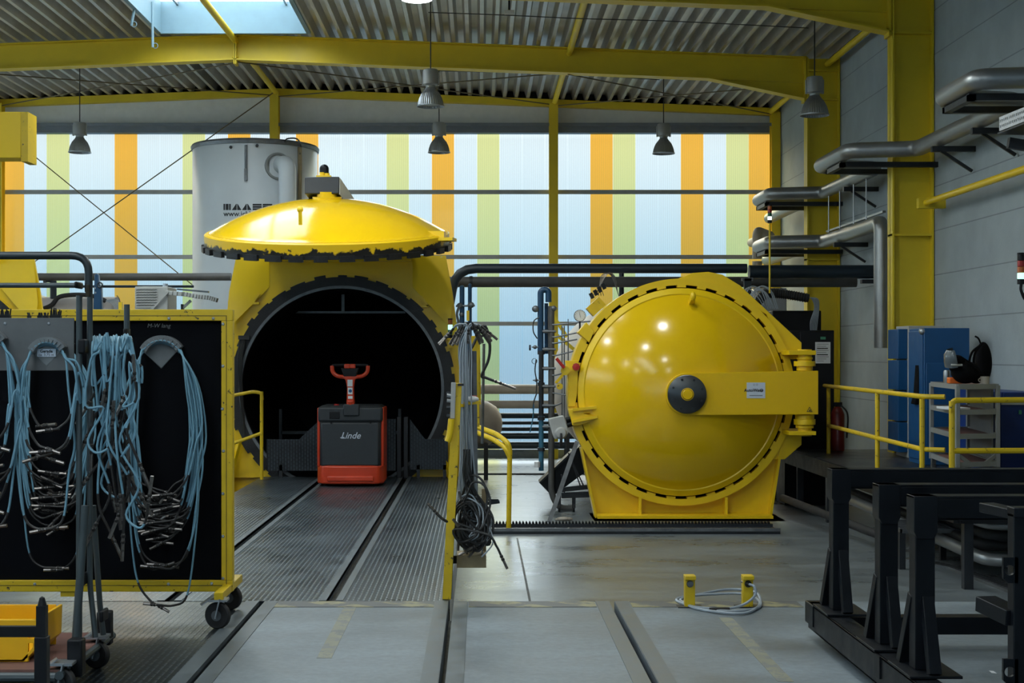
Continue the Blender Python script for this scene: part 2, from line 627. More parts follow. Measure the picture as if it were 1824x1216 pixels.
def tag(o, label=None, cat=None, group=None, kind=None):
    for k, v in (('label', label), ('category', cat), ('group', group), ('kind', kind)):
        if v:
            o[k] = v
    return o


def thing(name, label, cat, base, group=None):
    o = bpy.data.objects.new(name, None)
    o.empty_display_size = 0.1
    COL.objects.link(o)
    o.location = base
    BASE[o.name] = Vector(base)
    return tag(o, label, cat, group)


def dup(root, loc, label=None, group=None):
    r = root.copy()
    COL.objects.link(r)
    r.location = loc
    BASE[r.name] = Vector(loc)
    if label:
        r['label'] = label
    if group:
        r['group'] = group
    for ch in list(root.children):
        c = ch.copy()
        COL.objects.link(c)
        c.parent = r
        for g in ch.children:
            d = g.copy()
            COL.objects.link(d)
            d.parent = c
    return r


def struct(name, mb, m, label=None, cat=None, group=None, **kw):
    return tag(mb.build(name, m, **kw), label, cat, group, 'structure')


def rounded(path, rad, seg=6):
    """a polyline with its corners turned into bends of radius rad"""
    path = [Vector(p) for p in path]
    out = [path[0]]
    for i in range(1, len(path) - 1):
        a, b, c = path[i - 1], path[i], path[i + 1]
        d1, d2 = (a - b), (c - b)
        k = min(rad, d1.length * 0.48, d2.length * 0.48)
        p1, p2 = b + d1.normalized() * k, b + d2.normalized() * k
        for s_ in range(seg + 1):
            u = s_ / seg
            out.append(p1 * (1 - u) ** 2 + b * 2 * u * (1 - u) + p2 * u * u)
    out.append(path[-1])
    return out


def smooth_path(pts, seg=6):
    """Catmull-Rom through the points"""
    pts = [Vector(p) for p in pts]
    q = [pts[0] * 2 - pts[1]] + pts + [pts[-1] * 2 - pts[-2]]
    out = []
    for i in range(1, len(q) - 2):
        for s_ in range(seg):
            u = s_ / seg
            a, b, c, d = q[i - 1], q[i], q[i + 1], q[i + 2]
            out.append(0.5 * ((2 * b) + (c - a) * u + (2 * a - 5 * b + 4 * c - d) * u * u + (3 * b - a - 3 * c + d) * u ** 3))
    out.append(pts[-1])
    return out


def text_mesh(body, size, origin, name, m, parent, right=(1, 0, 0), up=(0, 0, 1), depth=0.0015, shear=0.0, align='CENTER', bold=0.0):
    """lettering as a mesh standing on a surface"""
    cu = bpy.data.curves.new(name, 'FONT')
    cu.body = body
    cu.size = size
    cu.shear = shear
    cu.align_x = align
    cu.align_y = 'CENTER'
    cu.extrude = depth
    cu.offset = bold
    cu.resolution_u = 3
    tmp = bpy.data.objects.new(name + '_tmp', cu)
    COL.objects.link(tmp)
    dg = bpy.context.evaluated_depsgraph_get()
    me = bpy.data.meshes.new_from_object(tmp.evaluated_get(dg))
    bpy.data.objects.remove(tmp)
    r, u = Vector(right).normalized(), Vector(up).normalized()
    nrm = r.cross(u)
    b = BASE[parent.name]
    o_ = Vector(origin)
    for v in me.vertices:
        c = v.co.copy()
        v.co = o_ + r * c.x + u * c.y + nrm * c.z - b
    me.materials.clear()
    me.materials.append(M[m])
    o = bpy.data.objects.new(name, me)
    COL.objects.link(o)
    o.parent = parent
    BASE[o.name] = b
    return o

# ================================================================== THE HALL
LOW = -0.25            # the floor around the autoclaves lies lower than the slab
XR = 5.15              # face of the side wall
YB = 24.6              # face of the glazed gable
Y1, Y2 = 16.2, 20.4    # portal frames
RX = -3.5              # ridge line


def roof_z(x):
    return 6.12 - 0.0393 * abs(x - RX)


# floors ------------------------------------------------------------
gB, gC, gA = -1.364, -0.18, 0.824
SE = 8.90              # far edge of the slab
struct('floor', MB().box((-12.2, SE + 0.02, LOW - 0.3), (XR + 0.4, YB + 0.4, LOW)), 'concrete_low',
       'lower polished concrete floor around the two yellow autoclaves', 'floor')
for i, (x0, x1, lab) in enumerate(((gB + 0.02, gC - 0.016, 'narrow grey concrete slab between the two rails nearest the hose board'),
                                   (gC + 0.016, gA - 0.016, 'grey concrete slab strip between the middle and the slanting rail'),
                                   (gA + 0.016, XR + 0.3, 'grey concrete slab carrying the black steel trestles and the bollards'))):
    struct('floor_slab', MB().box((x0, -10, -0.55), (x1, SE, 0)), 'concrete', lab, 'floor')
struct('floor_slab', MB().box((-12.2, -10, -0.55), (gB - 0.02, SE, 0)), 'tread_dark', 'steel tread plate floor under the tube cart', 'floor')
struct('floor_pit', MB().box((-12.2, -10, -0.7), (XR + 0.3, SE, -0.12)), 'black', 'dark bottom of the rail grooves in the slab', 'floor')
# raised steel deck in front of the open autoclave: three strips with two rail grooves between them
d1, d2, dL, dR = -1.95, -0.935, -2.75, -0.19
for x0, x1, lab in ((dL, d1 - 0.03, 'steel deck strip beside the hose board'), (d1 + 0.03, d2 - 0.03, 'middle steel deck strip under the red pallet truck'),
                    (d2 + 0.03, dR, 'steel deck strip beside the leaning yellow post')):
    struct('floor_deck', MB().box((x0, SE + 0.02, LOW), (x1, 17.95, 0)), 'tread', lab, 'floor')
struct('floor_deck', MB().box((dL, SE + 0.02, LOW - 0.02), (dR, 17.95, -0.05)), 'black', 'dark groove bottoms of the steel deck', 'floor')
n_ = 0


def trim(mb, m, lab):
    global n_
    n_ += 1
    return struct('trim_%d' % n_, mb, m, lab, 'floor trim')


M['trim_steel'] = mat('worn_rail_edge_steel', (0.105, 0.125, 0.138), 0.45, 0.15, 0.3, 7)
for x, lab in ((gB, 'rail groove nearest the hose board'), (gC, 'middle rail groove of the slab'), (gA, 'slanting rail groove nearest the bollards')):
    for s_ in (-1, 1):
        a = x + s_ * 0.018
        trim(MB().box((a, -10, -0.02), (a + s_ * 0.085, SE, 0.004)), 'trim_steel', 'steel edge strip along the ' + lab)
for x in (d1, d2):
    for s_ in (-1, 1):
        a = x + s_ * 0.03
        trim(MB().box((a, SE + 0.02, -0.02), (a + s_ * 0.045, 17.95, 0.005)), 'trim_steel',
             'steel edge strip along the %s groove of the steel deck' % ('outer' if x == d1 else 'truck side'))


def m_hazard():
    m, t, p = nodes_of('worn_hazard_stripes')
    v = coords(t, 'Object')
    s = t.nodes.new('ShaderNodeSeparateXYZ')
    sock(t, v, s.inputs[0])
    k = math_node(t, 'FRACT', math_node(t, 'DIVIDE', math_node(t, 'ADD', s.outputs[0], math_node(t, 'MULTIPLY', s.outputs[1], 1.2)), 0.46))
    st = ramp(t, k, [(0.48, (0, 0, 0)), (0.50, (1, 1, 1))])
    f = noise(t, v, 9, 6)
    wear = ramp(t, f, [(0.42, (0, 0, 0)), (0.56, (1, 1, 1))])
    c = mixc(t, math_node(t, 'MULTIPLY', st, wear), (0.09, 0.095, 0.10), (0.26, 0.24, 0.13))
    sock(t, c, p.inputs['Base Color'])
    p.inputs['Roughness'].default_value = 0.5
    return m


M['hazard'] = m_hazard()
trim(MB().box((gB + 0.06, SE - 0.20, -0.02), (gC - 0.06, SE + 0.002, 0.003)), 'hazard', 'worn hazard striped edge strip at the end of the steel deck')
trim(MB().box((gC + 0.11, SE - 0.20, -0.02), (gA - 0.11, SE + 0.002, 0.003)), 'hazard', 'worn hazard striped edge strip between two rails')
trim(MB().box((gA + 0.11, SE - 0.20, -0.02), (1.98, SE + 0.002, 0.003)), 'hazard', 'worn hazard striped edge strip behind the bollards')
M['stripe'] = mat('faded_yellow_floor_paint', (0.225, 0.225, 0.17), 0.6, var=0.2, scale=5, speck=((0.17, 0.18, 0.175), 7, 0.5))
for a, b, lab in (((625, 1079), (577, 1172), 'short'), ((1292, 1100), (1400, 1214), 'long')):
    q = []
    for (x, y), s_ in ((a, -1), (a, 1), (b, 1), (b, -1)):
        Yd = EYE * FPX / (y - VY)
        c = P(x, y, Yd)
        q.append((c.x + s_ * 0.038, c.y))
    trim(MB().slab(q, 0.0, 0.0015), 'stripe', lab + ' faded yellow line painted on the grey slab')
trim(MB().box((0.355, SE + 0.02, LOW), (0.372, 13.9, LOW + 0.002)), 'black', 'dark expansion joint in the lower concrete floor')
trim(MB().box((-1.5, 21.2, LOW), (5.1, 21.35, LOW + 0.02)), 'steel_dark', 'dark drain rail at the foot of the gable wall')

# walls ---------------------------------------------------------------
struct('wall_right', MB().box((XR, -10, -0.6), (XR + 0.3, YB + 0.4, 6.8)), 'wall', 'grey aerated concrete side wall behind the pipes', 'wall')
struct('wall_left', MB().box((-12.5, -10, -0.6), (-12.2, YB + 0.4, 3.0)).box((-12.5, -10, 5.2), (-12.2, YB + 0.4, 6.8)).box((-12.5, -10, 2.9), (-12.2, 2, 5.3)).box((-12.5, 23.6, 2.9), (-12.2, YB + 0.4, 5.3)), 'wall', 'grey side wall beyond the hose board', 'wall')
struct('window_left', MB().box((-12.4, 1.95, 2.95), (-12.35, 23.65, 5.25)), 'side_pan', 'high frosted glazing of the side wall beyond the hose board', 'window', smooth=10)
struct('wall_front', MB().box((-12.5, -6.3, -0.6), (XR + 0.3, -6, 0.4)).box((-12.5, -6.3, 5.2), (XR + 0.3, -6, 6.8)).box((-12.5, -6.3, 0.4), (-11.2, -6, 5.2)).box((4.4, -6.3, 0.4), (XR + 0.3, -6, 5.2)), 'wall', 'grey end wall facing the glazed gable', 'wall')
struct('window_added_fill', MB().box((-11.25, -6.2, 0.35), (4.45, -6.15, 5.25)), 'fill_pan', 'unseen glazing added to the end wall for frontal fill light', 'window', smooth=10)  # unseen window added behind the camera for frontal fill light
ZT = 5.357             # top of the glazing
struct('wall_back', MB().box((-12.5, YB, ZT + 0.15), (XR + 0.3, YB + 0.3, 6.8)), 'wall_band', 'grey wall band above the striped glazing', 'wall')
struct('baseboard_back', MB().box((-12.5, YB - 0.02, -0.6), (XR + 0.3, YB + 0.3, -0.10)), 'concrete_low', 'concrete plinth under the striped glazing', 'wall')
struct('wall_back_corner', MB().box((-12.5, YB, -0.2), (-10.3, YB + 0.3, ZT + 0.2)), 'wall_band', 'solid end of the gable wall beyond the glazing', 'wall')
mb = MB()
mb.box((-12.2, YB - 0.10, ZT + 0.02), (XR, YB + 0.05, ZT + 0.16)).box((-12.2, YB - 0.14, ZT + 0.11), (XR, YB - 0.02, ZT + 0.165)).box((-12.2, YB - 0.12, ZT - 0.005), (XR, YB + 0.05, ZT + 0.05))
struct('trim_lintel', mb, 'lintel', 'dark stepped metal lintel above the striped glazing', 'lintel')
SEQ = 'GWWOWWGWOWWOWWWGWOWGWWWWOGWWOWGO'
PITCH = 40.4 * YB / FPX
names = {'W': 'clear ribbed glazing panel', 'G': 'pale green ribbed glazing panel', 'O': 'orange ribbed glazing panel'}
for k in range(-8, 32):
    x0 = (82 + 40.4 * k - VX) * YB / FPX
    x1 = min(x0 + PITCH, XR + 0.02)
    c = SEQ[k] if k >= 0 else 'WWOWWGOW'[k]
    struct('window_%d' % (k + 9), MB().box((x0 + 0.004, YB + 0.02, -0.12), (x1 - 0.004, YB + 0.06, ZT + 0.05)), 'pan_' + c,
           names[c] + ' of the gable wall', 'window', names[c] + 's', smooth=10)
    if c == 'W' and (k < 0 or k + 1 < len(SEQ)):
        pass
for i, z in enumerate((4.34, 3.22, 2.07, 0.98)):
    struct('trim_girt', MB().box((-12.2, YB - 0.10, z - 0.034), (XR, YB - 0.02, z + 0.034)), 'girt',
           ('topmost', 'second', 'third', 'lowest')[i] + ' grey girt running across the striped glazing', 'girt')

# roof deck -----------------------------------------------------------
PT, DH = 0.2, 0.125
SK0, SK1 = -4.5, -2.42       # skylight opening in x


def deck(x0, x1, y0, y1):
    mb = MB()
    pts = []
    k0, k1 = math.floor(x0 / PT), math.ceil(x1 / PT)
    for k in range(k0, k1):
        for dx, dz in ((0, 0), (0.05, 0), (0.085, DH), (0.165, DH)):
            x = k * PT + dx
            if x0 - 1e-6 <= x <= x1 + 1e-6:
                pts.append((x, roof_z(x) + dz))
    n = len(pts)
    vs = [(x, y0, z) for x, z in pts] + [(x, y1, z) for x, z in pts]
    mb.add(vs, [(i, i + 1, n + i + 1, n + i) for i in range(n - 1)])
    return mb


SKY = [(12.6, 20.0), (-5.0, 6.0)]
struct('ceiling', deck(-12.4, SK0, -10.2, YB + 0.2), 'deck', 'corrugated metal roof deck on the hatch side of the ridge', 'ceiling', smooth=10, fix=False)
struct('ceiling_slope', deck(SK1, XR + 0.3, -10.2, YB + 0.2), 'deck', 'corrugated metal roof deck above the closed autoclave', 'ceiling', smooth=10, fix=False)
ys = [YB + 0.2, SKY[0][1], SKY[0][0], SKY[1][1], SKY[1][0], -10.2]
for i in range(0, 6, 2):
    struct('ceiling_ridge', deck(SK0 - 0.05, SK1 + 0.05, ys[i + 1], ys[i]), 'deck', 'strip of corrugated roof deck along the ridge', 'ceiling', 'ridge deck strips', smooth=10, fix=False)
struct('roof_cover', MB().prism([(-12.5, roof_z(-12.5) + 0.16), (SK0, roof_z(SK0) + 0.16), (SK0, roof_z(SK0) + 0.26), (-12.5, roof_z(-12.5) + 0.26)], -10.2, YB + 0.3)
       .prism([(SK1, roof_z(SK1) + 0.16), (XR + 0.3, roof_z(XR) + 0.15), (XR + 0.3, roof_z(XR) + 0.26), (SK1, roof_z(SK1) + 0.26)], -10.2, YB + 0.3)
       .box((SK0 - 0.1, 20.0, 6.28), (SK1 + 0.1, YB + 0.3, 6.4)).box((SK0 - 0.1, 6.0, 6.28), (SK1 + 0.1, 12.6, 6.4)).box((SK0 - 0.1, -10.2, 6.28), (SK1 + 0.1, -6, 6.4)),
       'black', 'outer roof skin above the corrugated deck', 'roof')
for i, (a, b) in enumerate(SKY):
    lab = ('ridge skylight over the open hatch' if i == 0 else 'ridge skylight behind the trestles')
    zc0, zc1 = roof_z(SK0) - 0.03, 6.50
    mb = MB().box((SK0 - 0.04, a, zc0), (SK0 + 0.02, b, zc1)).box((SK1 - 0.02, a, zc0), (SK1 + 0.04, b, zc1))
    mb.box((SK0, b - 0.02, zc0), (SK1, b + 0.04, zc1)).box((SK0, a - 0.04, zc0), (SK1, a + 0.02, zc1))
    struct('trim_skylight_curb', mb, 'curb', 'pale blue grey curb of the ' + lab, 'skylight')
    mb = MB().prism([(SK0 - 0.08, zc1), (RX, zc1 + 0.25), (SK1 + 0.08, zc1), (SK1 + 0.08, zc1 + 0.03), (RX, zc1 + 0.28), (SK0 - 0.08, zc1 + 0.03)], a - 0.05, b + 0.05)
    struct('window_skylight', mb, 'sky_pan', 'white glazing of the ' + lab, 'skylight', smooth=10)
    mb = MB()
    for q in (SK0 + 0.25, SK1 - 0.3):
        mb.bar((q, a, zc1 - 0.03), (q, b, zc1 - 0.03), 0.03, 0.05)
    yy = b - 0.5
    while yy > a:
        mb.bar((SK0, yy, zc1 - 0.02), (SK1, yy, zc1 - 0.02), 0.03, 0.04)
        mb.bar((SK0, yy, zc1 - 0.02), (SK0 + 0.3, yy - 0.25, zc1 + 0.04), 0.03, 0.03)
        yy -= 1.5
    struct('trim_skylight_bars', mb, 'galv', 'metal glazing bars of the ' + lab, 'skylight')

mb = MB()
mb.prism([(RX, roof_z(RX) + 0.16), (XR, roof_z(XR) + 0.16), (XR, roof_z(XR) - 0.02), (RX, roof_z(RX) - 0.02), (-12.2, roof_z(-12.2) - 0.02), (-12.2, roof_z(-12.2) + 0.16)], YB - 0.015, YB + 0.01)
struct('trim_deck_end_shade', mb, 'black', 'black strip standing in for shade in the open deck ends at the gable', 'shade strip')  # black strip paints the shade inside the open deck ends

# portal frames -------------------------------------------------------
def ibeam_poly(mb, poly_web, yc, tw=0.014):
    mb.prism(poly_web, yc - tw / 2, yc + tw / 2)


def portal(Yc, lab):
    # rafter: web plate with the haunch, top and bottom flange strips
    xe, xh = 4.67, 3.26
    zb = lambda x: roof_z(x) - 0.37
    for side in (1, -1):
        f = (lambda x: x) if side == 1 else (lambda x: 2 * RX - x)
        mb = MB()
        top = [(f(RX), roof_z(RX) - 0.005), (f(xe), roof_z(xe) - 0.005)]
        web = [top[0], top[1], (f(xe), 5.19), (f(xh), zb(xh)), (f(RX), zb(RX))]
        mb.prism(web, Yc - 0.008, Yc + 0.008)

        def strip(a, b, th=0.018, wd=0.10):
            (xa, za), (xb, zb_) = a, b
            mb.prism([(xa, za), (xb, zb_), (xb, zb_ - th), (xa, za - th)], Yc - wd, Yc + wd)
        strip(*top)
        strip((f(RX), zb(RX) + 0.018), (f(xh), zb(xh) + 0.018))
        strip((f(xh), zb(xh) + 0.018), (f(xe), 5.19 + 0.018))
        # lower edge of the plain rafter, carried on over the haunch
        mb.prism([(f(xh), zb(xh) + 0.012), (f(xe), zb(xe) + 0.012), (f(xe), zb(xe)), (f(xh), zb(xh))], Yc - 0.03, Yc + 0.03)
        mb.box((f(xe - 0.04), Yc - 0.10, 5.15), (f(xe - 0.01), Yc + 0.10, roof_z(xe)))
        struct('roof_beam', mb, 'yellow_steel', 'yellow steel rafter of the %s, %s' % (lab, 'sloping down to the pipe wall' if side == 1 else 'sloping away over the hose board'), 'beam')
        mb = MB()
        x0, x1 = f(xe), f(XR - 0.01)
        zf_ = 0.43 if side == 1 and Yc < 17 else LOW
        mb.box((x0, Yc - 0.008, zf_), (x1, Yc + 0.008, roof_z(XR)))
        a = 0.05 * side
        mb.box((x0, Yc - 0.10, zf_), (x0 + a * 0.4, Yc + 0.10, roof_z(XR)))
        mb.box((x1 - a * 0.4, Yc - 0.10, zf_), (x1, Yc + 0.10, roof_z(XR)))
        for z in (5.19, 5.6, 2.9):
            mb.box((x0, Yc - 0.09, z - 0.012), (x1, Yc + 0.09, z + 0.012))
        struct('column', mb, 'yellow_steel', 'yellow steel column of the %s, %s' % (lab, 'against the pipe wall' if side == 1 else 'beyond the hose board'), 'column')
    mb = MB()
    mb.box((RX - 0.02, Yc - 0.10, 5.69), (RX - 0.004, Yc + 0.10, 6.20)).box((RX + 0.004, Yc - 0.10, 5.69), (RX + 0.02, Yc + 0.10, 6.20))
    for z in (5.8, 6.02):
        for s_ in (-0.05, 0.05):
            mb.cyl((RX - 0.045, Yc + s_, z), (RX + 0.045, Yc + s_, z), 0.014, 8)
    struct('trim_ridge_plate', mb, 'yellow_steel', 'bolted ridge plate of the ' + lab, 'beam plate')


portal(Y2, 'portal frame nearer the gable')
portal(Y1, 'portal frame by the blue lockers')
portal(Y1 - 4.2, 'portal frame overhead')
for k in (7.8, 3.6, -0.6, -4.8):
    pass
# gable posts, gable beam, longitudinal tubes --------------------------
mb = MB()
zg = lambda x: roof_z(x) - 0.01
mb.prism([(RX, zg(RX)), (XR, zg(XR)), (XR, zg(XR) - 0.12), (RX, zg(RX) - 0.12), (-12.2, zg(-12.2) - 0.12), (-12.2, zg(-12.2))], YB - 0.16, YB - 0.02)
struct('roof_beam', mb, 'yellow_steel', 'thin yellow beam along the top of the gable wall', 'beam')
for x, lab in ((-8.25, 'gable post behind the yellow crane box'), (-3.52, 'gable post behind the white tank'), (1.26, 'gable post between the two autoclaves'), (5.06, 'gable post in the corner of the pipe wall')):
    w_ = 0.075
    mb = MB().box((x - w_, YB - 0.30, LOW), (x + w_, YB - 0.285, roof_z(x) - 0.1)).box((x - w_, YB - 0.13, LOW), (x + w_, YB - 0.115, roof_z(x) - 0.1)).box((x - 0.006, YB - 0.29, LOW), (x + 0.006, YB - 0.12, roof_z(x) - 0.1))
    struct('column', mb, 'yellow_steel', 'yellow ' + lab, 'column')
for x, z, lab in ((RX, 6.03, 'along the ridge'), (1.28, 5.86, 'over the space between the autoclaves'), (4.98, 5.70, 'along the eave of the pipe wall'), (-8.25, 5.86, 'over the hose board')):
    mb = MB()
    ysx = [YB - 0.1, Y2 + 0.02, Y2 - 0.02, Y1 + 0.02, Y1 - 0.02, 12.0]
    for i in range(0, 6, 2):
        mb.cyl((x, ysx[i], z), (x, ysx[i + 1], z), 0.046, 12)
    struct('roof_beam', mb, 'yellow_steel', 'round yellow brace tube running ' + lab, 'beam')
M['rod'] = mat('dull_brass_rod', (0.12, 0.09, 0.04), 0.5, 0.2, 0.1)
# thin bracing rods
rods = [((-8.25, YB - 0.35, 5.45), (-3.52, YB - 0.35, 1.6), 'from the crane box down behind the white tank'), ((-3.52, YB - 0.37, 6.0), (-8.25, YB - 0.37, 2.65), 'from the ridge post down towards the hose board'),
        ((-3.5, YB - 0.2, 5.98), (-8.25, Y2, 5.66), 'from the ridge post to the hose board side'), ((-8.25, YB - 0.2, 5.80), (-3.5, Y2, 5.72), 'crossing under the deck over the white tank'),
        ((-3.5, YB - 0.2, 5.96), (1.26, Y2, 5.58), 'from the ridge post over the hatch'), ((1.26, YB - 0.2, 5.82), (-3.5, Y2, 5.74), 'from the middle post over the hatch'),
        ((1.26, YB - 0.2, 5.80), (4.7, Y2, 5.42), 'from the middle post towards the pipe wall'), ((5.0, YB - 0.2, 5.66), (1.26, Y2, 5.56), 'from the corner post under the deck')]
for a, b, lab in rods:
    o = MB().cyl(a, b, 0.010, 6).build('tie_rod', 'rod')
    tag(o, 'thin dull bracing rod running ' + lab, 'rod', None, 'structure')

# ================================================================== AUTOCLAVES
YA = 18.0                      # front of the open autoclave
CA = P(609, 691, YA)           # its centre


def px_poly(pts, Y, dx=0.0):
    return [(P(x, y, Y).x + dx, P(x, y, Y).z) for x, y in pts]


def big_autoclave(dx, label, group=None, open_=True):
    cx, cz = CA.x + dx, CA.z
    t = thing('autoclave', label, 'autoclave', (cx, YA + 2, LOW), group)
    poly = px_poly([(421, 455), (794, 455), (806, 520), (822, 640), (838, 800), (845, 850), (372, 850), (380, 800), (393, 690), (408, 520)], YA, dx)
    MB().plate_hole((cx, cz), 1.40, poly, YA, YA + 0.04).build('front_plate', 'yellow', t)
    # folded side wings and the hood under the hatch
    a, b = poly[0], poly[1]
    mb = MB()
    mb.add([(a[0], YA, a[1]), (a[0] + 0.42, YA - 0.005, a[1]), (a[0] + 0.42, YA - 0.005, a[1] - 0.40), (a[0] - 0.05, YA - 0.14, a[1] - 0.9), (a[0] - 0.09, YA - 0.10, a[1] - 0.6)], [(0, 1, 2, 3, 4)])
    mb.add([(b[0], YA, b[1]), (b[0] - 0.42, YA - 0.005, b[1]), (b[0] - 0.42, YA - 0.005, b[1] - 0.40), (b[0] + 0.05, YA - 0.14, b[1] - 0.9), (b[0] + 0.09, YA - 0.10, b[1] - 0.6)], [(0, 4, 3, 2, 1)])
    mb.prism(px_poly([(479, 458), (733, 458), (733, 466), (479, 466)], YA, dx), YA - 0.16, YA + 0.02)
    mb.build('side_wing', 'yellow', t, smooth=5)
    for sx in (1, -1):
        c0 = (421 + 794) / 2
        hx = c0 + sx * 179
        o = MB().cyl(P(hx, 461, YA - 0.003) + Vector((dx, 0, 0)), P(hx, 461, YA + 0.05) + Vector((dx, 0, 0)), 0.028, 20).build('lifting_hole', 'sticker' if dx == 0 else 'black', t)
    MB().ring_teeth((cx, cz), 1.40, 1.455, 1.455, 8, 0.5, YA - 0.03, YA + 0.01, inner=False).build('collar', 'yellow', t)
    MB().ring_teeth((cx, cz), 1.29, 1.404, 1.432, 33, 0.62, YA - 0.05, YA + 0.02, inner=False, rnd=0.35).build('locking_ring', 'grease', t)
    MB().lathe([(1.26, 0.0), (1.295, 0.0), (1.295, 0.10), (1.26, 0.10), (1.26, 0.0)], (cx, YA - 0.06, cz), (0, 1, 0), 96).build('sealing_face', 'steel', t)
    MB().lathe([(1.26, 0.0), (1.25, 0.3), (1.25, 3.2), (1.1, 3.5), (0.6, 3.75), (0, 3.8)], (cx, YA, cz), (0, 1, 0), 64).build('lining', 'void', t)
    MB().lathe([(1.36, 0.06), (1.38, 3.2), (1.2, 3.5), (0.6, 3.85), (0, 3.9)], (cx, YA, cz), (0, 1, 0), 64).build('vessel_body', 'body', t)
    if open_:
        mb = MB()
        for s_ in (-1, 1):
            q = [(s_ * 1.32, -0.72), (s_ * 1.46, -0.72), (s_ * 1.50, LOW - cz), (s_ * 0.9, LOW - cz), (s_ * 0.95, -1.2)]
            mb.prism([(cx + x, cz + z) for x, z in q], YA + 0.10, YA + 0.16)
            mb.box((cx + s_ * 1.40, YA - 0.30, LOW), (cx + s_ * 1.44, YA + 0.12, LOW + 0.62))
            mb.bar((cx + s_ * 1.42, YA - 0.35, LOW + 0.03), (cx + s_ * 1.28, YA - 0.1, LOW + 0.7), 0.04, 0.05)
        mb.box((cx - 1.5, YA + 0.06, LOW), (cx + 1.5, YA + 0.3, LOW + 0.05))
        mb.build('saddle', 'yellow', t)
        mb = MB()
        y0 = YA + 1.4
        MB().bar(P(512, 556, y0), P(722, 556, y0), 0.03, 0.03).bar(P(611, 513, y0), P(611, 556, y0), 0.04, 0.04).build('inner_beam', 'steel', t)
        for x in (500, 712):
            mb.bar(P(x, 728, y0), P(x, 800, y0), 0.04, 0.04)
        mb.bar(P(500, 770, y0), P(712, 770, y0), 0.04, 0.04)
        mb.build('inner_rack', 'pipe_dark', t)
        # small fixtures on the front
        for x, y, s_ in ((455, 540, 1), (757, 545, -1)):
            c = P(x, y, YA - 0.02)
            mb = MB()
            mb.box((c.x - 0.05, YA - 0.06, c.z - 0.015), (c.x + 0.05, YA, c.z + 0.015)).bar((c.x - 0.04 * s_, YA - 0.05, c.z), (c.x + 0.05 * s_, YA - 0.05, c.z + 0.12), 0.02, 0.03)
            mb.build('lug', 'yellow', t)
        for yy, r in ((700, 0.03), (725, 0.025), (740, 0.025)):
            MB().tube([P(797, yy, YA - 0.05), P(806, yy, YA - 0.10)], r, 10).build('valve_stub', 'steel', t)
        mb = MB().bar(P(425, 601, YA - 0.1), P(445, 601, YA - 0.1), 0.06, 0.05)
        for k in range(4):
            mb.tube(smooth_path([P(428 + 3 * k, 603, YA - 0.1), P(424 + 2 * k, 650, YA - 0.13), P(430 + k, 720, YA - 0.1), P(436, 780, YA - 0.08)]), 0.012, 6)
        mb.build('hose_bundle', 'cable_dark', t)
    return t


a1 = big_autoclave(0.0, 'large yellow autoclave standing open with its hatch swung up, red truck before it')
big_autoclave(-5.22, 'second large yellow autoclave partly hidden behind the hose board', open_=False)


a3 = [o for o in COL.objects if o.get('label', '').startswith('second large yellow')][0]
MB().cyl(P(40, 570, 20.2), P(208, 570, 20.2), 0.33, 32).build('top_duct', 'body', a3)
MB().box(P(60, 640, 20.1), P(190, 575, 20.3)).build('duct_saddle', 'body', a3)


def signal_tower(px, pyt, pyb, Y, r, label, cols, pole=None, bracket=None):
    b = P(px, pyb, Y)
    top = P(px, pyt, Y)
    t = thing('signal_tower', label, 'signal light', b)
    h = (top.z - b.z)
    n = len(cols)
    MB().cyl(b, b + Vector((0, 0, h * 0.16)), r, 16).build('socket', 'black', t)
    for i, c in enumerate(cols):
        z0 = h * (0.16 + 0.78 * i / n)
        z1 = h * (0.16 + 0.78 * (i + 1) / n)
        MB().cyl(b + Vector((0, 0, z0 + 0.002)), b + Vector((0, 0, z1)), r * 0.96, 16).build('lens', c, t, bevel=0.003)
    MB().cyl(b + Vector((0, 0, h * 0.94)), top, r, 16).build('cap', 'black', t)
    if pole:
        q = P(px, pole, Y)
        MB().cyl(q, b, 0.011, 8).build('pole', 'yellow_steel', t)
    if bracket:
        MB().box((b.x - 0.07, Y - 0.05, b.z - 0.02), (b.x + 0.07, Y + bracket, b.z)).box((b.x - 0.03, Y - 0.02, b.z - 0.12), (b.x + 0.03, Y + 0.02, b.z)).build('bracket', 'yellow', t)
    return t


signal_tower(802, 567, 602, YA - 0.12, 0.030, 'signal tower glowing green on the front of the open autoclave', ('sig_green_off', 'sig_green', 'sig_orange'), bracket=0.14)

# ---- the hatch, swung up to lie almost flat above the opening
HC = Vector((CA.x - 0.03, 16.62, 2.875))
TILT = R(10)
hn = Vector((0, -math.sin(TILT), math.cos(TILT)))      # outward axis of the dome
h = thing('autoclave_hatch', 'domed yellow hatch with greasy black rim raised above the open autoclave', 'hatch', HC)
prof = [(1.37, 0.08), (1.37, 0.105)]
a_, rr = 1.36, 1.36
sag = 0.385
RS = (rr * rr + sag * sag) / (2 * sag)
for k in range(0, 25):
    g = math.asin(rr / RS) * (1 - k / 24)
    prof.append((RS * math.sin(g), 0.105 + RS * math.cos(g) - (RS - sag)))
prof[-1] = (0.0, 0.105 + sag)
MB().lathe(prof, HC, hn, 96).build('dome', 'yellow_clean', h, smooth=60)
MB().lathe([(1.36, 0.10), (1.40, 0.10), (1.42, 0.085), (1.42, -0.06), (1.30, -0.06), (1.30, 0.0), (0, 0.0)], HC, hn, 96).build('rim', 'yellow_grease', h)
mb = MB()
ax, u, wv = frame(hn)
rg = random.Random(3)
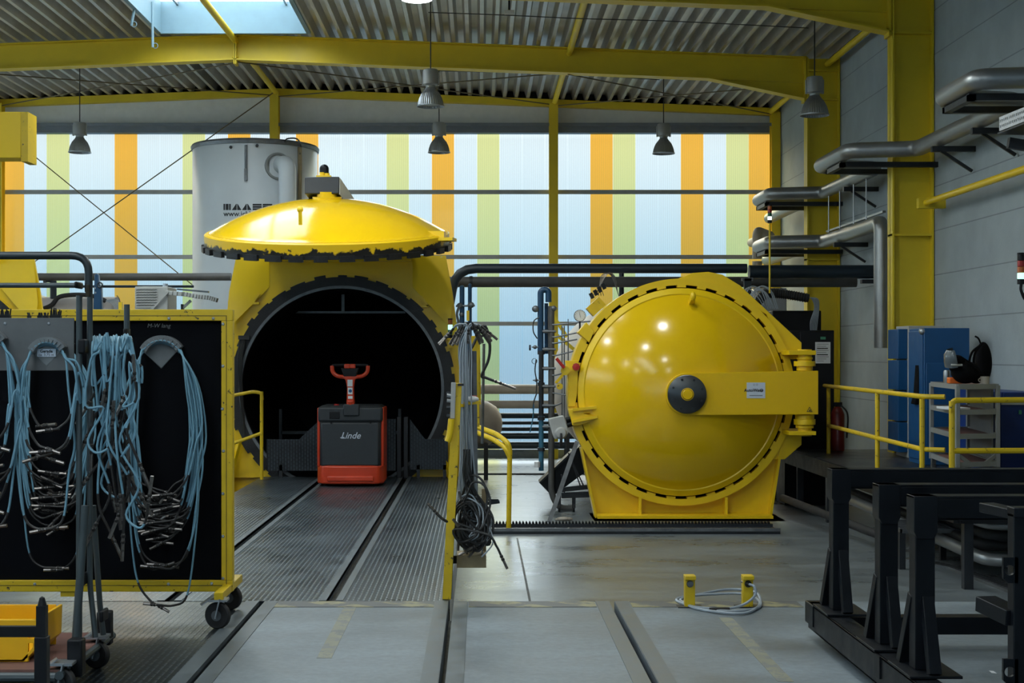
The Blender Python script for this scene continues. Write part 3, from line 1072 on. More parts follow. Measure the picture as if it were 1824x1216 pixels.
for k in range(33):
    g = 2 * PI * k / 33
    g1 = g + 2 * PI / 33 * rg.uniform(0.5, 0.7)
    vs = []
    for ang in (g, (g + g1) / 2, g1):
        d = u * math.cos(ang) + wv * math.sin(ang)
        for r_, z_ in ((1.41, -0.10), (1.455, -0.10), (1.455, -0.035), (1.41, -0.035)):
            vs.append(HC + d * r_ + ax * z_)
    mb.add(vs, [(0, 1, 2, 3), (11, 10, 9, 8)] + [(i + j, i + (j + 1) % 4, i + 4 + (j + 1) % 4, i + 4 + j) for i in (0, 4) for j in range(4)])
mb.lathe([(1.30, -0.075), (1.425, -0.075), (1.425, -0.035), (1.30, -0.035)], HC, hn, 96)
mb.build('bayonet_ring', 'grease', h)
# arm from the middle of the dome back to the hinge
ap = HC + hn * (0.105 + sag)
mb = MB().bar(ap + Vector((-0.05, -0.10, 0.14)), ap + Vector((0.02, 1.55, 0.00)), 0.40, 0.20)
mb.build('arm', 'steel_dark', h, bevel=0.01)
MB().bar(ap + Vector((0.155, -0.09, 0.13)), ap + Vector((0.225, 1.53, -0.01)), 0.012, 0.19).build('arm_side_plate', 'grey_light', h)
MB().cyl(ap + hn * -0.03, ap + hn * 0.08, 0.12, 24).cyl(ap + hn * -0.01, ap + hn * 0.02, 0.17, 24).build('arm_boss', 'yellow', h)
MB().box(ap + Vector((-0.12, -0.06, 0.23)), ap + Vector((0.05, 0.06, 0.26))).cyl(ap + Vector((-0.06, 0, 0.25)), ap + Vector((-0.06, 0, 0.30)), 0.03, 10).cyl(ap + Vector((0.0, 0, 0.25)), ap + Vector((0.0, 0, 0.29)), 0.03, 10).build('arm_fitting', 'yellow', h)
MB().cyl(ap + Vector((-0.05, 0.15, 0.22)), ap + Vector((-0.05, 0.15, 0.36)), 0.055, 16).ball(ap + Vector((-0.05, 0.15, 0.36)), 0.055, 12, 8).build('arm_motor', 'black', h)
for s_ in (-1, 1):
    MB().bar(ap + Vector((s_ * 0.15, 1.45, -0.02)), Vector((CA.x + s_ * 0.25, YA + 0.35, CA.z + 1.35)), 0.05, 0.18).build('hinge_link', 'yellow', h)
lug = HC + hn * 0.17 + Vector((-0.16, -1.24, 0.0))
MB().bar(lug + Vector((0, 0, -0.1)), lug + Vector((0, -0.03, 0.05)), 0.035, 0.05).ball(lug + Vector((0, -0.03, 0.06)), 0.035, 10, 6).build('lifting_eye', 'yellow', h)
e_ = HC + Vector((1.27, -0.45, -0.03))
MB().bar(e_, e_ + Vector((0.22, -0.05, 0.0)), 0.20, 0.035).bar(e_ + Vector((-0.12, 0.03, 0.05)), e_ + Vector((0.11, 0.0, 0.05)), 0.16, 0.09).build('latch_lug', 'yellow', h)
e_ = HC + Vector((-1.25, -0.62, -0.04))
MB().bar(e_, e_ + Vector((0.42, -0.16, -0.015)), 0.05, 0.02).build('rim_bar', 'yellow', h)

# ---- gate plates before the opening
YG = 17.78
t = thing('gate', 'dark chequer plate gate leaves closing the foot of the open autoclave', 'gate', (CA.x, YG, 0))
MB().prism_px([(475, 782), (533, 782), (571, 746), (705, 746), (705, 838), (475, 838)], YG, 0.02).build('gate_leaf', 'tread_gate_v', t)
MB().prism_px([(730, 746), (757, 782), (798, 782), (798, 836), (730, 836)], YG, 0.02).build('gate_leaf', 'tread_gate_v', t)
for x in (711, 723):
    a = P(x, 742, YG - 0.03)
    MB().box((a.x - 0.026, YG - 0.055, 0.0), (a.x + 0.026, YG - 0.005, a.z)).build('gate_post', 'steel_dark', t, bevel=0.004)
for x in (500, 668, 745, 792):
    a = P(x, 835, YG)
    MB().box((a.x - 0.02, YG, 0), (a.x + 0.02, YG + 0.02, a.z + 0.05)).build('gate_foot', 'steel_dark', t)

# ---- yellow railing left of the opening
def railing(label, posts, rails, r=0.022, m='yellow_worn', base=None, group=None, cat='railing'):
    t = thing('railing', label, cat, base or posts[0][0], group)
    for a, b in posts:
        MB().tube(rounded([a, b], 0.05), r, 10).build('post', m, t)
    for path in rails:
        MB().tube(rounded(path, 0.08), r, 10).build('rail', m, t)
    return t


Yr = 17.55
railing('short yellow railing beside the mouth of the open autoclave', [(Vector((P(466, 0, Yr).x, Yr, 0)), P(466, 697, Yr))],
        [[P(395, 708, Yr), P(452, 697, Yr), P(466, 700, Yr), P(467, 712, Yr)], [P(395, 797, Yr), P(466, 771, Yr)]])

# ================================================================== CLOSED AUTOCLAVE
YC = 15.6
CC = P(1213, 698, YC)
cx, cz = CC.x, CC.z
t = thing('autoclave', 'yellow autoclave with its round door shut and a label on the door arm', 'autoclave', (cx, YC + 1.0, LOW))
# body
MB().lathe([(1.12, 0.10), (1.16, 0.3), (1.16, 5.2), (0.9, 5.6), (0.0, 5.8)], (cx, YC + 0.1, cz), (0, 1, 0), 64).build('vessel_body', 'body', t)
# fixed locking ring with bayonet slots and the hood over the hinge
MB().ring_teeth((cx, cz), 1.146, 1.243, 1.172, 33, 0.56, YC - 0.03, YC + 0.30, phase=R(5)).build('locking_ring', 'yellow', t, bevel=0.004)
MB().lathe([(0.9, 0), (1.2, 0)], (cx, YC + 0.05, cz), (0, -1, 0), 72).build('slot_shade_plate', 'void', t, fix=False)  # dark plate added to paint the shade inside the slots
hood = px_poly([(1178, 508), (1205, 497), (1234, 486), (1262, 484), (1287, 489), (1318, 508), (1428, 610), (1428, 640), (1392, 640), (1365, 560), (1300, 520), (1240, 505)], YC)
MB().prism(hood, YC + 0.0, YC + 0.34).build('hinge_hood', 'yellow', t, bevel=0.006)
MB().prism(px_poly([(1402, 766), (1428, 766), (1428, 792), (1398, 818), (1376, 818)], YC), YC, YC + 0.34).build('hinge_gusset', 'yellow', t, bevel=0.006)
# door: rim, dome
MB().lathe([(1.06, 0.05), (1.075, 0.055), (1.135, 0.02), (1.139, 0.0), (1.139, -0.12), (0.4, -0.12)], (cx, YC - 0.03, cz), (0, -1, 0), 96).build('door_rim', 'yellow', t)
rr, sag = 1.075, 0.36
RS = (rr * rr + sag * sag) / (2 * sag)
prof = []
for k in range(25):
    g = math.asin(rr / RS) * (1 - k / 24)
    prof.append((RS * math.sin(g), RS * math.cos(g) - (RS - sag)))
prof[-1] = (0.0, sag)
MB().lathe(prof, (cx, YC - 0.07, cz), (0, -1, 0), 96).build('door', 'yellow_clean', t, smooth=60)
# door arm
YD = YC - 0.07 - sag
hub = P(1224, 702, YD - 0.05)
mb = MB()
x1 = P(1457, 0, YD).x
z0, z1 = P(0, 738, YD).z, P(0, 660, YD).z
poly = [(hub.x + 0.225 * math.cos(g), hub.z + 0.225 * math.sin(g)) for g in [R(90 + 6 * k) for k in range(31)]]
mb.prism(poly + [(x1, z0), (x1, z1)], YD - 0.02, YD + 0.06)
arm = mb.build('door_arm', 'yellow_clean', t, bevel=0.006)
MB().lathe([(0, 0.045), (0.19, 0.045), (0.206, 0.035), (0.206, 0)], (hub.x, YD - 0.02, hub.z), (0, -1, 0), 48).build('hub_flange', 'hub', t)
for k in range(8):
    g = R(45 * k + 20)
    MB().cyl((hub.x + 0.165 * math.cos(g), YD - 0.06, hub.z + 0.165 * math.sin(g)), (hub.x + 0.165 * math.cos(g), YD - 0.075, hub.z + 0.165 * math.sin(g)), 0.014, 6).build('hub_bolt', 'steel_dark', t)
MB().lathe([(0, 0.075), (0.05, 0.075), (0.055, 0.07), (0.055, 0.04)], (hub.x, YD - 0.02, hub.z), (0, -1, 0), 32).lathe([(0.06, 0.04), (0.06, 0.058), (0.068, 0.058), (0.068, 0.04)], (hub.x, YD - 0.02, hub.z), (0, -1, 0), 32).build('hub_cap', 'yellow_clean', t)
# label on the arm
q0, q1 = P(1330, 709, YD - 0.022), P(1363, 681, YD - 0.022)
lp = MB().box((q0.x, YD - 0.024, q0.z), (q1.x, YD - 0.02, q1.z)).build('name_plate', 'sticker', t)
lp['label'] = 'white name plate on the door arm'
mid = (q0 + q1) / 2
text_mesh('AutoWave', 0.045, (mid.x - 0.025, YD - 0.0245, mid.z), 'plate_text', 'ink', lp, bold=0.001)
MB().box((mid.x - 0.07, YD - 0.0245, mid.z - 0.058), (mid.x + 0.07, YD - 0.0235, mid.z - 0.052)).build('plate_line', 'ink', lp)
mb = MB()
for dx, dz, r in ((0.06, 0.0, 0.018), (-0.02, 0.06, 0.010), (0.01, 0.06, 0.010)):
    mb.lathe([(r * 0.75, 0), (r, 0)], (mid.x + dx, YD - 0.0255, mid.z + dz), (0, -1, 0), 20)
mb.build('plate_emblem', 'ink', lp, fix=False)


def warn_sign(x, y, Y, s_, parent):
    c = P(x, y, Y)
    k = MB()
    k.prism([(c.x - s_, c.z - s_ * 0.8), (c.x + s_, c.z - s_ * 0.8), (c.x, c.z + s_ * 0.95)], Y - 0.004, Y)
    o = k.build('warning_triangle', 'ink', parent)
    MB().prism([(c.x - s_ * 0.68, c.z - s_ * 0.62), (c.x + s_ * 0.68, c.z - s_ * 0.62), (c.x, c.z + s_ * 0.62)], Y - 0.006, Y - 0.003).build('warning_field', 'yellow', o)
    MB().prism([(c.x - s_ * 0.35, c.z - s_ * 0.5), (c.x + s_ * 0.45, c.z - s_ * 0.5), (c.x + s_ * 0.3, c.z - s_ * 0.1), (c.x + s_ * 0.05, c.z - s_ * 0.2), (c.x - s_ * 0.05, c.z + s_ * 0.25), (c.x - s_ * 0.15, c.z - s_ * 0.2)], Y - 0.008, Y - 0.005).build('warning_symbol', 'ink', o)


warn_sign(1442, 729, YD - 0.021, 0.031, t)
# hinge
hx = P(1434, 0, YD + 0.1).x
Yh = YD + 0.12
Z = lambda y: P(0, y, Yh).z
MB().cyl((hx, Yh, Z(776)), (hx, Yh, Z(622)), 0.075, 24).build('hinge_pin', 'yellow', t)
for y0, y1, r in ((660, 650, 0.085), (652, 643, 0.115), (640, 636, 0.085), (738, 746, 0.10), (746, 756, 0.115), (757, 762, 0.095)):
    MB().cyl((hx, Yh, Z(y0)), (hx, Yh, Z(y1)), r, 28).build('hinge_collar', 'yellow', t, bevel=0.004)
for y0, y1 in ((632, 624), (774, 767)):
    MB().box((P(1402, 0, Yh).x, Yh - 0.10, Z(y0)), (P(1450, 0, Yh).x, YC + 0.2, Z(y1))).build('hinge_bracket', 'yellow', t, bevel=0.004)
# lifting eye, small door bits
c = P(1233, 531, YC - 0.22)
MB().bar(c + Vector((0, 0.1, -0.05)), c + Vector((0, -0.06, 0.0)), 0.05, 0.05).ball(c + Vector((0, -0.06, 0.02)), 0.032, 10, 8, (1, 1, 1.6)).build('lifting_eye', 'yellow', t)
MB().bar(P(1069, 688, YC - 0.10), P(1069, 712, YC - 0.10), 0.014, 0.02).build('door_mark', 'yellow_worn', t)
warn_sign(1035, 708, YC - 0.045, 0.03, t)
# clamp fixtures on the lock side
mb = MB()
mb.prism(px_poly([(1044, 574), (1058, 590), (1049, 610), (1029, 592)], YC - 0.02), YC - 0.06, YC + 0.2)
mb.build('lock_block', 'yellow', t, bevel=0.004)
mb = MB().prism(px_poly([(1012, 729), (1030, 726), (1062, 724), (1062, 732), (1040, 736), (1063, 742), (1061, 747), (1030, 757), (1019, 757)], YC - 0.05), YC - 0.12, YC + 0.1)
mb.build('lock_shoe', 'yellow', t, bevel=0.004)
for y0, y1 in ((725, 731), (742, 755)):
    MB().bar(P(1020, (y0 + y1) / 2 + 2, YC - 0.13), P(1064, y0, YC - 0.13), 0.05, 0.03).build('lock_rib', 'yellow', t)
mb = MB().prism(px_poly([(1007, 642), (1030, 642), (1028, 700), (1024, 724), (1012, 724), (1014, 690)], YC - 0.03), YC - 0.05, YC + 0.1)
mb.build('lock_bracket', 'yellow', t, bevel=0.004)
mb = MB().cyl(P(1007, 660, YC - 0.12), P(1007, 660, YC - 0.02), 0.05, 20).cyl(P(997, 688, YC - 0.12), P(997, 688, YC - 0.02), 0.035, 20).bar(P(1007, 662, YC - 0.08), P(990, 682, YC - 0.08), 0.03, 0.03)
mb.build('lock_cam', 'yellow_worn', t)
MB().tube([P(1005, 655, YC - 0.15), P(991, 638, YC - 0.15)], 0.018, 10).build('lock_lever', 'red_plain', t)['label'] = 'red lock lever'
MB().lathe([(0, 0.05), (0.040, 0.045), (0.042, 0.0)], P(1026, 653, YC - 0.06), (0, -1, 0), 8).build('lock_knob', 'red_plain', t)['label'] = 'red knob'
# saddle
mb = MB()
sad = px_poly([(1036, 796), (1062, 922), (1372, 922), (1391, 796)], YC)
mb.prism(sad, YC + 0.10, YC + 0.16)
mb.build('saddle', 'yellow', t)
for a, b in (((1036, 798), (1062, 922)), ((1391, 798), (1372, 922))):
    MB().bar(P(*a, YC) + Vector((0, 0.1, 0)), P(*b, YC) + Vector((0, 0.1, 0)), 0.025, 0.24, (0, 1, 0)).build('saddle_flange', 'yellow', t)
for x, y in ((1139, 884), (1292, 884)):
    MB().bar(P(x, y, YC + 0.04), P(x, 922, YC + 0.04), 0.03, 0.14, (0, 1, 0)).build('saddle_rib', 'yellow', t)
MB().bar(P(1062, 918, YC - 0.02), P(1372, 918, YC - 0.02), 0.34, 0.03).build('saddle_foot', 'yellow', t)
MB().box((P(1055, 0, YC).x, YC - 0.30, LOW), (P(1391, 0, YC).x, YC + 0.5, P(0, 923, YC).z)).build('base_plate', 'steel_dark', t)
# fittings on top of the shell
c = P(1072, 536, YC + 0.5)
MB().bar(c, c + Vector((-0.14, 0, -0.13)), 0.16, 0.12).build('terminal_cap', 'yellow_worn', t)
mb = MB()
for k in range(4):
    q = c + Vector((-0.10 + 0.045 * k, 0, 0.03 + 0.035 * k))
    mb.bar(q, q + Vector((-0.03, 0, 0.06)), 0.05, 0.04)
mb.build('terminal_block', 'black', t)
mb = MB()
for k in range(5):
    mb.tube(smooth_path([c + Vector((-0.10 + 0.03 * k, 0, 0.06)), P(1067 + k, 512 - k, YC + 0.5), P(1072 + 3 * k, 490 - k, YC + 0.5), P(1088 + 2 * k, 490 + k, YC + 0.5), P(1100, 520, YC + 0.5), P(1104, 531, YC + 0.5)]), 0.004, 5)
mb.build('terminal_wire', 'plug', t)

# rack rail and chain in front of it
YR = 14.2
xa, xb = -0.25, P(1390, 0, YR).x
t = thing('rack_rail', 'black toothed rack and roller chain lying before the closed autoclave', 'rail', ((xa + xb) / 2, YR, LOW))
MB().box((xa, YR, LOW), (xb, YR + 0.42, LOW + 0.03)).box((xa, YR + 0.36, LOW), (xb, YR + 0.42, LOW + 0.06)).build('bed', 'steel_dark', t)
mb = MB()
n = int((xb - xa) / 0.034)
for k in range(n):
    x = xa + 0.034 * k
    mb.add([(x, YR + 0.36, LOW + 0.06), (x + 0.026, YR + 0.36, LOW + 0.06), (x + 0.018, YR + 0.36, LOW + 0.085), (x + 0.008, YR + 0.36, LOW + 0.085),
            (x, YR + 0.42, LOW + 0.06), (x + 0.026, YR + 0.42, LOW + 0.06), (x + 0.018, YR + 0.42, LOW + 0.085), (x + 0.008, YR + 0.42, LOW + 0.085)],
           [(0, 1, 2, 3), (7, 6, 5, 4), (0, 3, 7, 4), (1, 5, 6, 2), (3, 2, 6, 7), (0, 4, 5, 1)])
mb.build('teeth', 'black', t, smooth=5)
mb = MB()
n = int((xb - xa) / 0.13)
for k in range(n):
    x = xa + 0.13 * k
    mb.box((x, YR + 0.02, LOW + 0.03), (x + 0.075, YR + 0.06, LOW + 0.055))
    mb.cyl((x + 0.10, YR + 0.0, LOW + 0.045), (x + 0.10, YR + 0.08, LOW + 0.045), 0.014, 8)
mb.box((xa, YR - 0.01, LOW + 0.028), (xb, YR + 0.005, LOW + 0.06))
mb.build('chain', 'steel', t)

# ================================================================== WHITE TANK
YS = 23.0
sc_ = YS / FPX
c = P(455, 0, YS)
RT = 110 * sc_
zt = P(0, 262, YS - RT * 0).z
c = Vector((c.x * 1.0, YS, 0))
t = thing('storage_tank', 'tall white cylindrical tank with black lettering behind the raised hatch', 'tank', (c.x, YS, LOW))
MB().lathe([(RT, 0), (RT, zt - LOW - 0.06), (RT - 0.03, zt - LOW), (0, zt - LOW + 0.05)], (c.x, YS, LOW), (0, 0, 1), 72).build('shell', 'silo', t)
MB().lathe([(RT + 0.02, zt - LOW - 0.08), (RT + 0.03, zt - LOW - 0.03), (RT + 0.01, zt - LOW), (RT - 0.06, zt - LOW), (RT - 0.02, zt - LOW - 0.08), (RT + 0.02, zt - LOW - 0.08)], (c.x, YS, LOW), (0, 0, 1), 72).build('top_rim', 'steel', t)


def on_tank(x, y, off=0.004):
    """the point of the tank's face seen at picture point (x, y)"""
    rad = RT + off
    k = (x - VX) / FPX                      # ray X = k * Y meets the circle of radius rad about (c.x, YS)
    A_, B_, C_ = 1 + k * k, -2 * (k * c.x + YS), c.x * c.x + YS * YS - rad * rad
    disc = B_ * B_ - 4 * A_ * C_
    Yp = (-B_ - math.sqrt(max(disc, 0))) / (2 * A_)
    return Vector((k * Yp, Yp, P(0, y, Yp).z))


def tank_poly(pts):
    mb = MB()
    vs = [on_tank(x, y) for x, y in pts]
    mb.add(vs, [tuple(range(len(vs)))])
    return mb


mb = MB()
lt, lb = 363.0, 374.0
for q in ([(398, lt), (401, lt), (401, lb), (398, lb)], [(402, lt), (407, lt), (407, lb), (402, lb)], [(408, lt), (411, lt), (411, lb), (408, lb)],
          [(413, lb), (420.5, lt), (421.5, lt), (421.5, lb)], [(422.5, lt), (423.5, lt), (430, lb), (422.5, lb)],
          [(431, lb), (438.5, lt), (439.5, lt), (439.5, lb)], [(440.5, lt), (441.5, lt), (448, lb), (440.5, lb)],
          [(450, lt), (466, lt), (466, lt + 3), (450, lt + 3)], [(450, lt + 3.8), (466, lt + 3.8), (466, lt + 7), (450, lt + 7)], [(450, lt + 7.8), (466, lt + 7.8), (466, lb), (450, lb)],
          [(468, lt), (485, lt), (485, lt + 3), (468, lt + 3)], [(468, lt + 3.8), (483, lt + 3.8), (483, lt + 7), (468, lt + 7)], [(468, lt + 7.8), (485, lt + 7.8), (485, lb), (468, lb)]):
    vs = [on_tank(x, y) for x, y in q]
    mb.add(vs, [tuple(range(len(vs)))])
mb.build('lettering', 'ink', t, fix=False)['label'] = 'block capital logo'
o = text_mesh('www.ichb', 13.2, (0, 0, 0), 'web_address', 'ink', t, depth=0.0, bold=0.12, align='LEFT')
for v in o.data.vertices:
    q = v.co + BASE[t.name]
    v.co = on_tank(398 + q.x * 0.98, 381 - q.z, 0.005) - BASE[t.name]
mb = MB()
mb.tube([on_tank(438, 258, 0.03), on_tank(438, 318, 0.03)], 0.022, 8)
mb.box(on_tank(436, 322, -0.02), on_tank(440, 300, 0.05))
mb.build('sight_glass', 'steel', t)
MB().tube([on_tank(534, 262, 0.04), on_tank(534, 352, 0.04), on_tank(534, 420, 0.04)], 0.032, 8).build('copper_pipe', 'wood', t)
mb = MB().tube(smooth_path([on_tank(507, 252, 0.02), P(512, 247, YS - RT), P(528, 247, YS - RT), on_tank(536, 258, 0.05), on_tank(534, 275, 0.06)]), 0.012, 6)
mb.build('vent_loop', 'steel_dark', t)
# manhole recess and down pipe
q = on_tank(495, 296, 0.0)
MB().lathe([(0.21, -0.06), (0.21, 0.03), (0.18, 0.03), (0.17, -0.01), (0, -0.01)], q, (q.x - c.x, q.y - YS, 0), 32).build('outlet_flange', 'grey', t)
MB().tube(rounded([on_tank(497, 296, -0.1), on_tank(512, 290, 0.26), on_tank(512, 500, 0.2)], 0.22, 8), 0.135, 20).build('down_pipe', 'silo', t)
for x, y in ((411, 262), (458, 259)):
    MB().cyl(on_tank(x, y, 0.0), on_tank(x, y, 0.03), 0.025, 10).build('lifting_lug', 'steel_dark', t)

# ================================================================== PALLET TRUCK
YT = 16.6
k_ = YT / FPX
x0, x1 = P(564, 0, YT).x, P(683, 0, YT).x
X = lambda px: P(px, 0, YT).x
Zt = lambda py: P(0, py, YT).z
xm = (x0 + x1) / 2
t = thing('pallet_truck', 'red and charcoal electric pallet truck parked before the open autoclave', 'pallet truck', (xm, YT + 0.5, 0))
zb = 0.03
pl = [(x0, YT + 0.10), (x0 + 0.06, YT + 0.01), (x0 + 0.18, YT - 0.02), (x1 - 0.18, YT - 0.02), (x1 - 0.06, YT + 0.01), (x1, YT + 0.10), (x1, YT + 0.62), (x0, YT + 0.62)]
MB().slab([(x, y) for x, y in pl], zb, Zt(829)).build('bumper', 'red', t, bevel=0.02)
z0, z1 = Zt(832), Zt(726)
for a, b in ((x0, x0 + 0.035), (x1 - 0.035, x1)):
    MB().box((a, YT + 0.06, z0), (b, YT + 0.62, z1)).build('side_panel', 'red', t, bevel=0.015)
MB().box((x0 + 0.03, YT + 0.04, z0), (x1 - 0.03, YT + 0.60, Zt(722))).build('hood', 'charcoal', t, bevel=0.03)
MB().box((x0 + 0.05, YT + 0.01, z0 + 0.01), (x1 - 0.05, YT + 0.06, Zt(752))).build('front_cover', 'charcoal', t, bevel=0.02)
MB().box((x0 + 0.01, YT + 0.02, Zt(752)), (x1 - 0.01, YT + 0.6, Zt(724))).build('top_cover', 'charcoal', t, bevel=0.03)
MB().box((X(586), YT + 0.013, Zt(746)), (X(605), YT + 0.03, Zt(733))).build('grip_recess', 'black', t, bevel=0.01)
MB().box((X(611), YT - 0.005, Zt(741)), (X(640), YT + 0.05, Zt(719))).build('tiller_mount', 'charcoal', t, bevel=0.015)
MB().cyl((X(598), YT + 0.10, Zt(724)), (X(598), YT + 0.10, Zt(720)), 0.03, 16).build('stop_button', 'red_plain', t)
for a, b in ((590, 748), (660, 748)):
    MB().cyl((X(a), YT + 0.01, Zt(b + 5)), (X(a), YT + 0.0, Zt(b + 5)), 0.012, 8).build('cover_screw', 'black', t)
MB().box((X(583), YT - 0.035, Zt(857)), (X(666), YT + 0.0, Zt(847))).build('bumper_ridge', 'red', t, bevel=0.015)
text_mesh('Linde', 0.105, (X(624), YT + 0.009, Zt(776)), 'lettering', 'sticker', t, shear=0.35, bold=0.001)
MB().bar((X(606), YT + 0.009, Zt(779.5)), (X(613), YT + 0.009, Zt(778.5)), 0.003, 0.01).build('lettering_swash', 'sticker', t)
# tiller
MB().tube([(X(624), YT + 0.06, Zt(726)), (X(624), YT + 0.03, Zt(712))], 0.05, 16).build('tiller_joint', 'red', t, bevel=0.01)
mb = MB()
mb.prism([(X(617), Zt(722)), (X(631), Zt(722)), (X(630), Zt(690)), (X(632), Zt(676)), (X(643), Zt(669)), (X(603), Zt(669)), (X(615), Zt(676)), (X(618), Zt(690))], YT + 0.0, YT + 0.07)
mb.build('tiller_arm', 'red', t, bevel=0.012)
ring = [(591, 651), (592, 661), (598, 668), (610, 671), (636, 671), (648, 668), (654, 661), (655, 651)]
pth = [Vector((X(a), YT + 0.03, Zt(b))) for a, b in ring]
MB().tube(smooth_path(pth, 5), 0.024, 10).build('handle_grip', 'red', t)
MB().tube(smooth_path([pth[0], Vector((X(600), YT + 0.03, Zt(650))), Vector((X(646), YT + 0.03, Zt(650))), pth[-1]], 5), 0.018, 10).build('handle_bar', 'black', t)
MB().prism([(X(607), Zt(655)), (X(639), Zt(655)), (X(634), Zt(671)), (X(612), Zt(671))], YT + 0.0, YT + 0.06).build('handle_head', 'black', t, bevel=0.01)
for a in (618, 628):
    MB().box((X(a - 5), YT - 0.01, Zt(656)), (X(a + 5), YT + 0.05, Zt(648))).build('thumb_switch', 'red', t, bevel=0.01)
MB().box((X(619), YT - 0.004, Zt(688)), (X(628), YT + 0.01, Zt(676))).box((X(619.5), YT - 0.004, Zt(702)), (X(628), YT + 0.01, Zt(690))).box((X(620), YT - 0.004, Zt(710)), (X(628), YT + 0.01, Zt(705))).build('arm_sticker', 'paper', t)
MB().lathe([(0, 0), (0.020, 0)], (X(624), YT - 0.006, Zt(696)), (0, -1, 0), 20).build('sticker_dot', 'blue', t, fix=False)
for s_ in (-1, 1):
    MB().box((xm + s_ * 0.20 - 0.08, YT + 0.6, 0.06), (xm + s_ * 0.20 + 0.08, YT + 1.2, 0.12)).build('fork', 'steel_dark', t)
    MB().cyl((xm + s_ * 0.22 - 0.04, YT + 0.3, 0.08), (xm + s_ * 0.22 + 0.04, YT + 0.3, 0.08), 0.08, 20).build('wheel', 'rubber', t)

# ================================================================== HALL LAMPS
def hall_lamp(loc, label, lit=False, group=None, ztop=None):
    """loc: centre of the mouth of the reflector"""
    x, y, z = loc
    t = thing('pendant_lamp', label, 'lamp', loc, group)
    prof = [(0.176, 0.0), (0.178, 0.012), (0.168, 0.014)]
    MB().lathe([(0.168, 0.0), (0.178, 0.0), (0.178, 0.014), (0.165, 0.014)], loc, (0, 0, 1), 40).build('reflector_rim', 'galv', t)
    # fluted bell
    mb = MB()
    n, rows = 72, [(0.168, 0.01), (0.160, 0.06), (0.145, 0.11), (0.120, 0.165), (0.085, 0.21), (0.062, 0.245)]
    vs = []
    for i, (r, h_) in enumerate(rows):
        for k in range(n):
            g = 2 * PI * k / n
            q = r * (1 + (0.018 if k % 2 else -0.018) * (1 if i < 4 else 0))
            vs.append((x + q * math.cos(g), y + q * math.sin(g), z + h_))
    fs = [(i * n + k, i * n + (k + 1) % n, (i + 1) * n + (k + 1) % n, (i + 1) * n + k) for i in range(len(rows) - 1) for k in range(n)]
    MB().add(vs, fs).build('reflector', 'galv', t, smooth=8)
    MB().lathe([(0.055, 0.235), (0.062, 0.25), (0.062, 0.27), (0.10, 0.285), (0.10, 0.46), (0.09, 0.475), (0, 0.475)], loc, (0, 0, 1), 32).build('gear_housing', 'girt', t)
    for s_ in (-1, 1):
        MB().box((x + s_ * 0.10 - 0.012, y - 0.02, z + 0.27), (x + s_ * 0.10 + 0.012, y + 0.02, z + 0.44)).build('housing_clip', 'girt', t)
    zt = roof_z(x) if ztop is None else ztop
    MB().cyl((x, y, z + 0.47), (x, y, zt + 0.12), 0.008, 8).build('stem', 'steel_dark', t)
    if lit:
        MB().lathe([(0, 0.02), (0.155, 0.02)], loc, (0, 0, -1), 32).build('diffuser', 'lamp_on', t, fix=False)
        ld = bpy.data.lights.new('lamp_light', 'AREA')
        ld.shape = 'DISK'
        ld.size = 0.31
        ld.energy = LAMP_W
        ld.color = (0.93, 1.0, 0.97)
        lo = bpy.data.objects.new('lamp_light', ld)
        COL.objects.link(lo)
        lo.parent = t
        lo.location = (0, 0, -0.03)
    else:
        MB().lathe([(0, -0.03), (0.155, -0.03)], loc, (0, 0, -1), 32).build('diffuser', 'galv', t, fix=False)
    return t


q = P(767, 190, 18.3)
first = hall_lamp(q, 'unlit pendant lamp, nearer and larger of the two in line over the hatch')
for (x, y, Yl, lab) in ((1451, 206, 17.5, 'unlit pendant lamp hanging before the yellow column of the pipe wall'),
                        (142, 272, 22.5, 'unlit pendant lamp hanging before the clear glazing over the hose board'),
                        (782, 272, 22.5, 'unlit pendant lamp, smaller and farther of the two in line over the hatch'),
                        (1182, 274, 22.5, 'unlit pendant lamp hanging before the glazing over the closed autoclave')):
    hall_lamp(P(x, y, Yl), lab)
hall_lamp((-0.64, 14.4, 5.155), 'lit pendant lamp just showing its glowing mouth under the roof deck', True)
for x, y in ((1.53, 12.7), (-2.73, 12.9), (-0.29, 10.5), (0.92, 7.3), (-4.38, 7.5), (-4.76, 3.6), (-5.4, 14.4), (-6.3, 10.0), (0.9, 2.2)):
    hall_lamp((x, y, 5.12 if y > 13.5 else 4.91), 'lit pendant lamp of the rows over the near end of the hall', True, 'lit lamps over the near end of the hall')

# cable wire and small sensor under the deck
tag(MB().tube(smooth_path([P(763, 22, 17.0), P(900, 27, 17.0), P(1030, 33, 17.0), P(1200, 38, 17.0), P(1440, 50, 17.0)]), 0.006, 6).build('supply_cable', 'cable_dark'),
    'thin black supply cable slung under the deck between the lamps', 'cable')
tag(MB().tube(smooth_path([P(780, 126, 21.6), P(1000, 132, 21.6), P(1175, 142, 21.6)]), 0.006, 6).build('supply_cable', 'cable_dark'),
    'thin black supply cable slung under the deck close to the gable', 'cable')
c = P(907, 22, 17.0)
t = thing('smoke_detector', 'small white detector under the roof deck before the rafter', 'detector', c)
MB().box(c + Vector((-0.06, -0.04, -0.03)), c + Vector((0.06, 0.04, 0.02))).build('body', 'white', t, bevel=0.006)
MB().cyl(c + Vector((0, 0, 0.02)), Vector((c.x, c.y, roof_z(c.x))), 0.012, 8).build('mount', 'steel_dark', t)
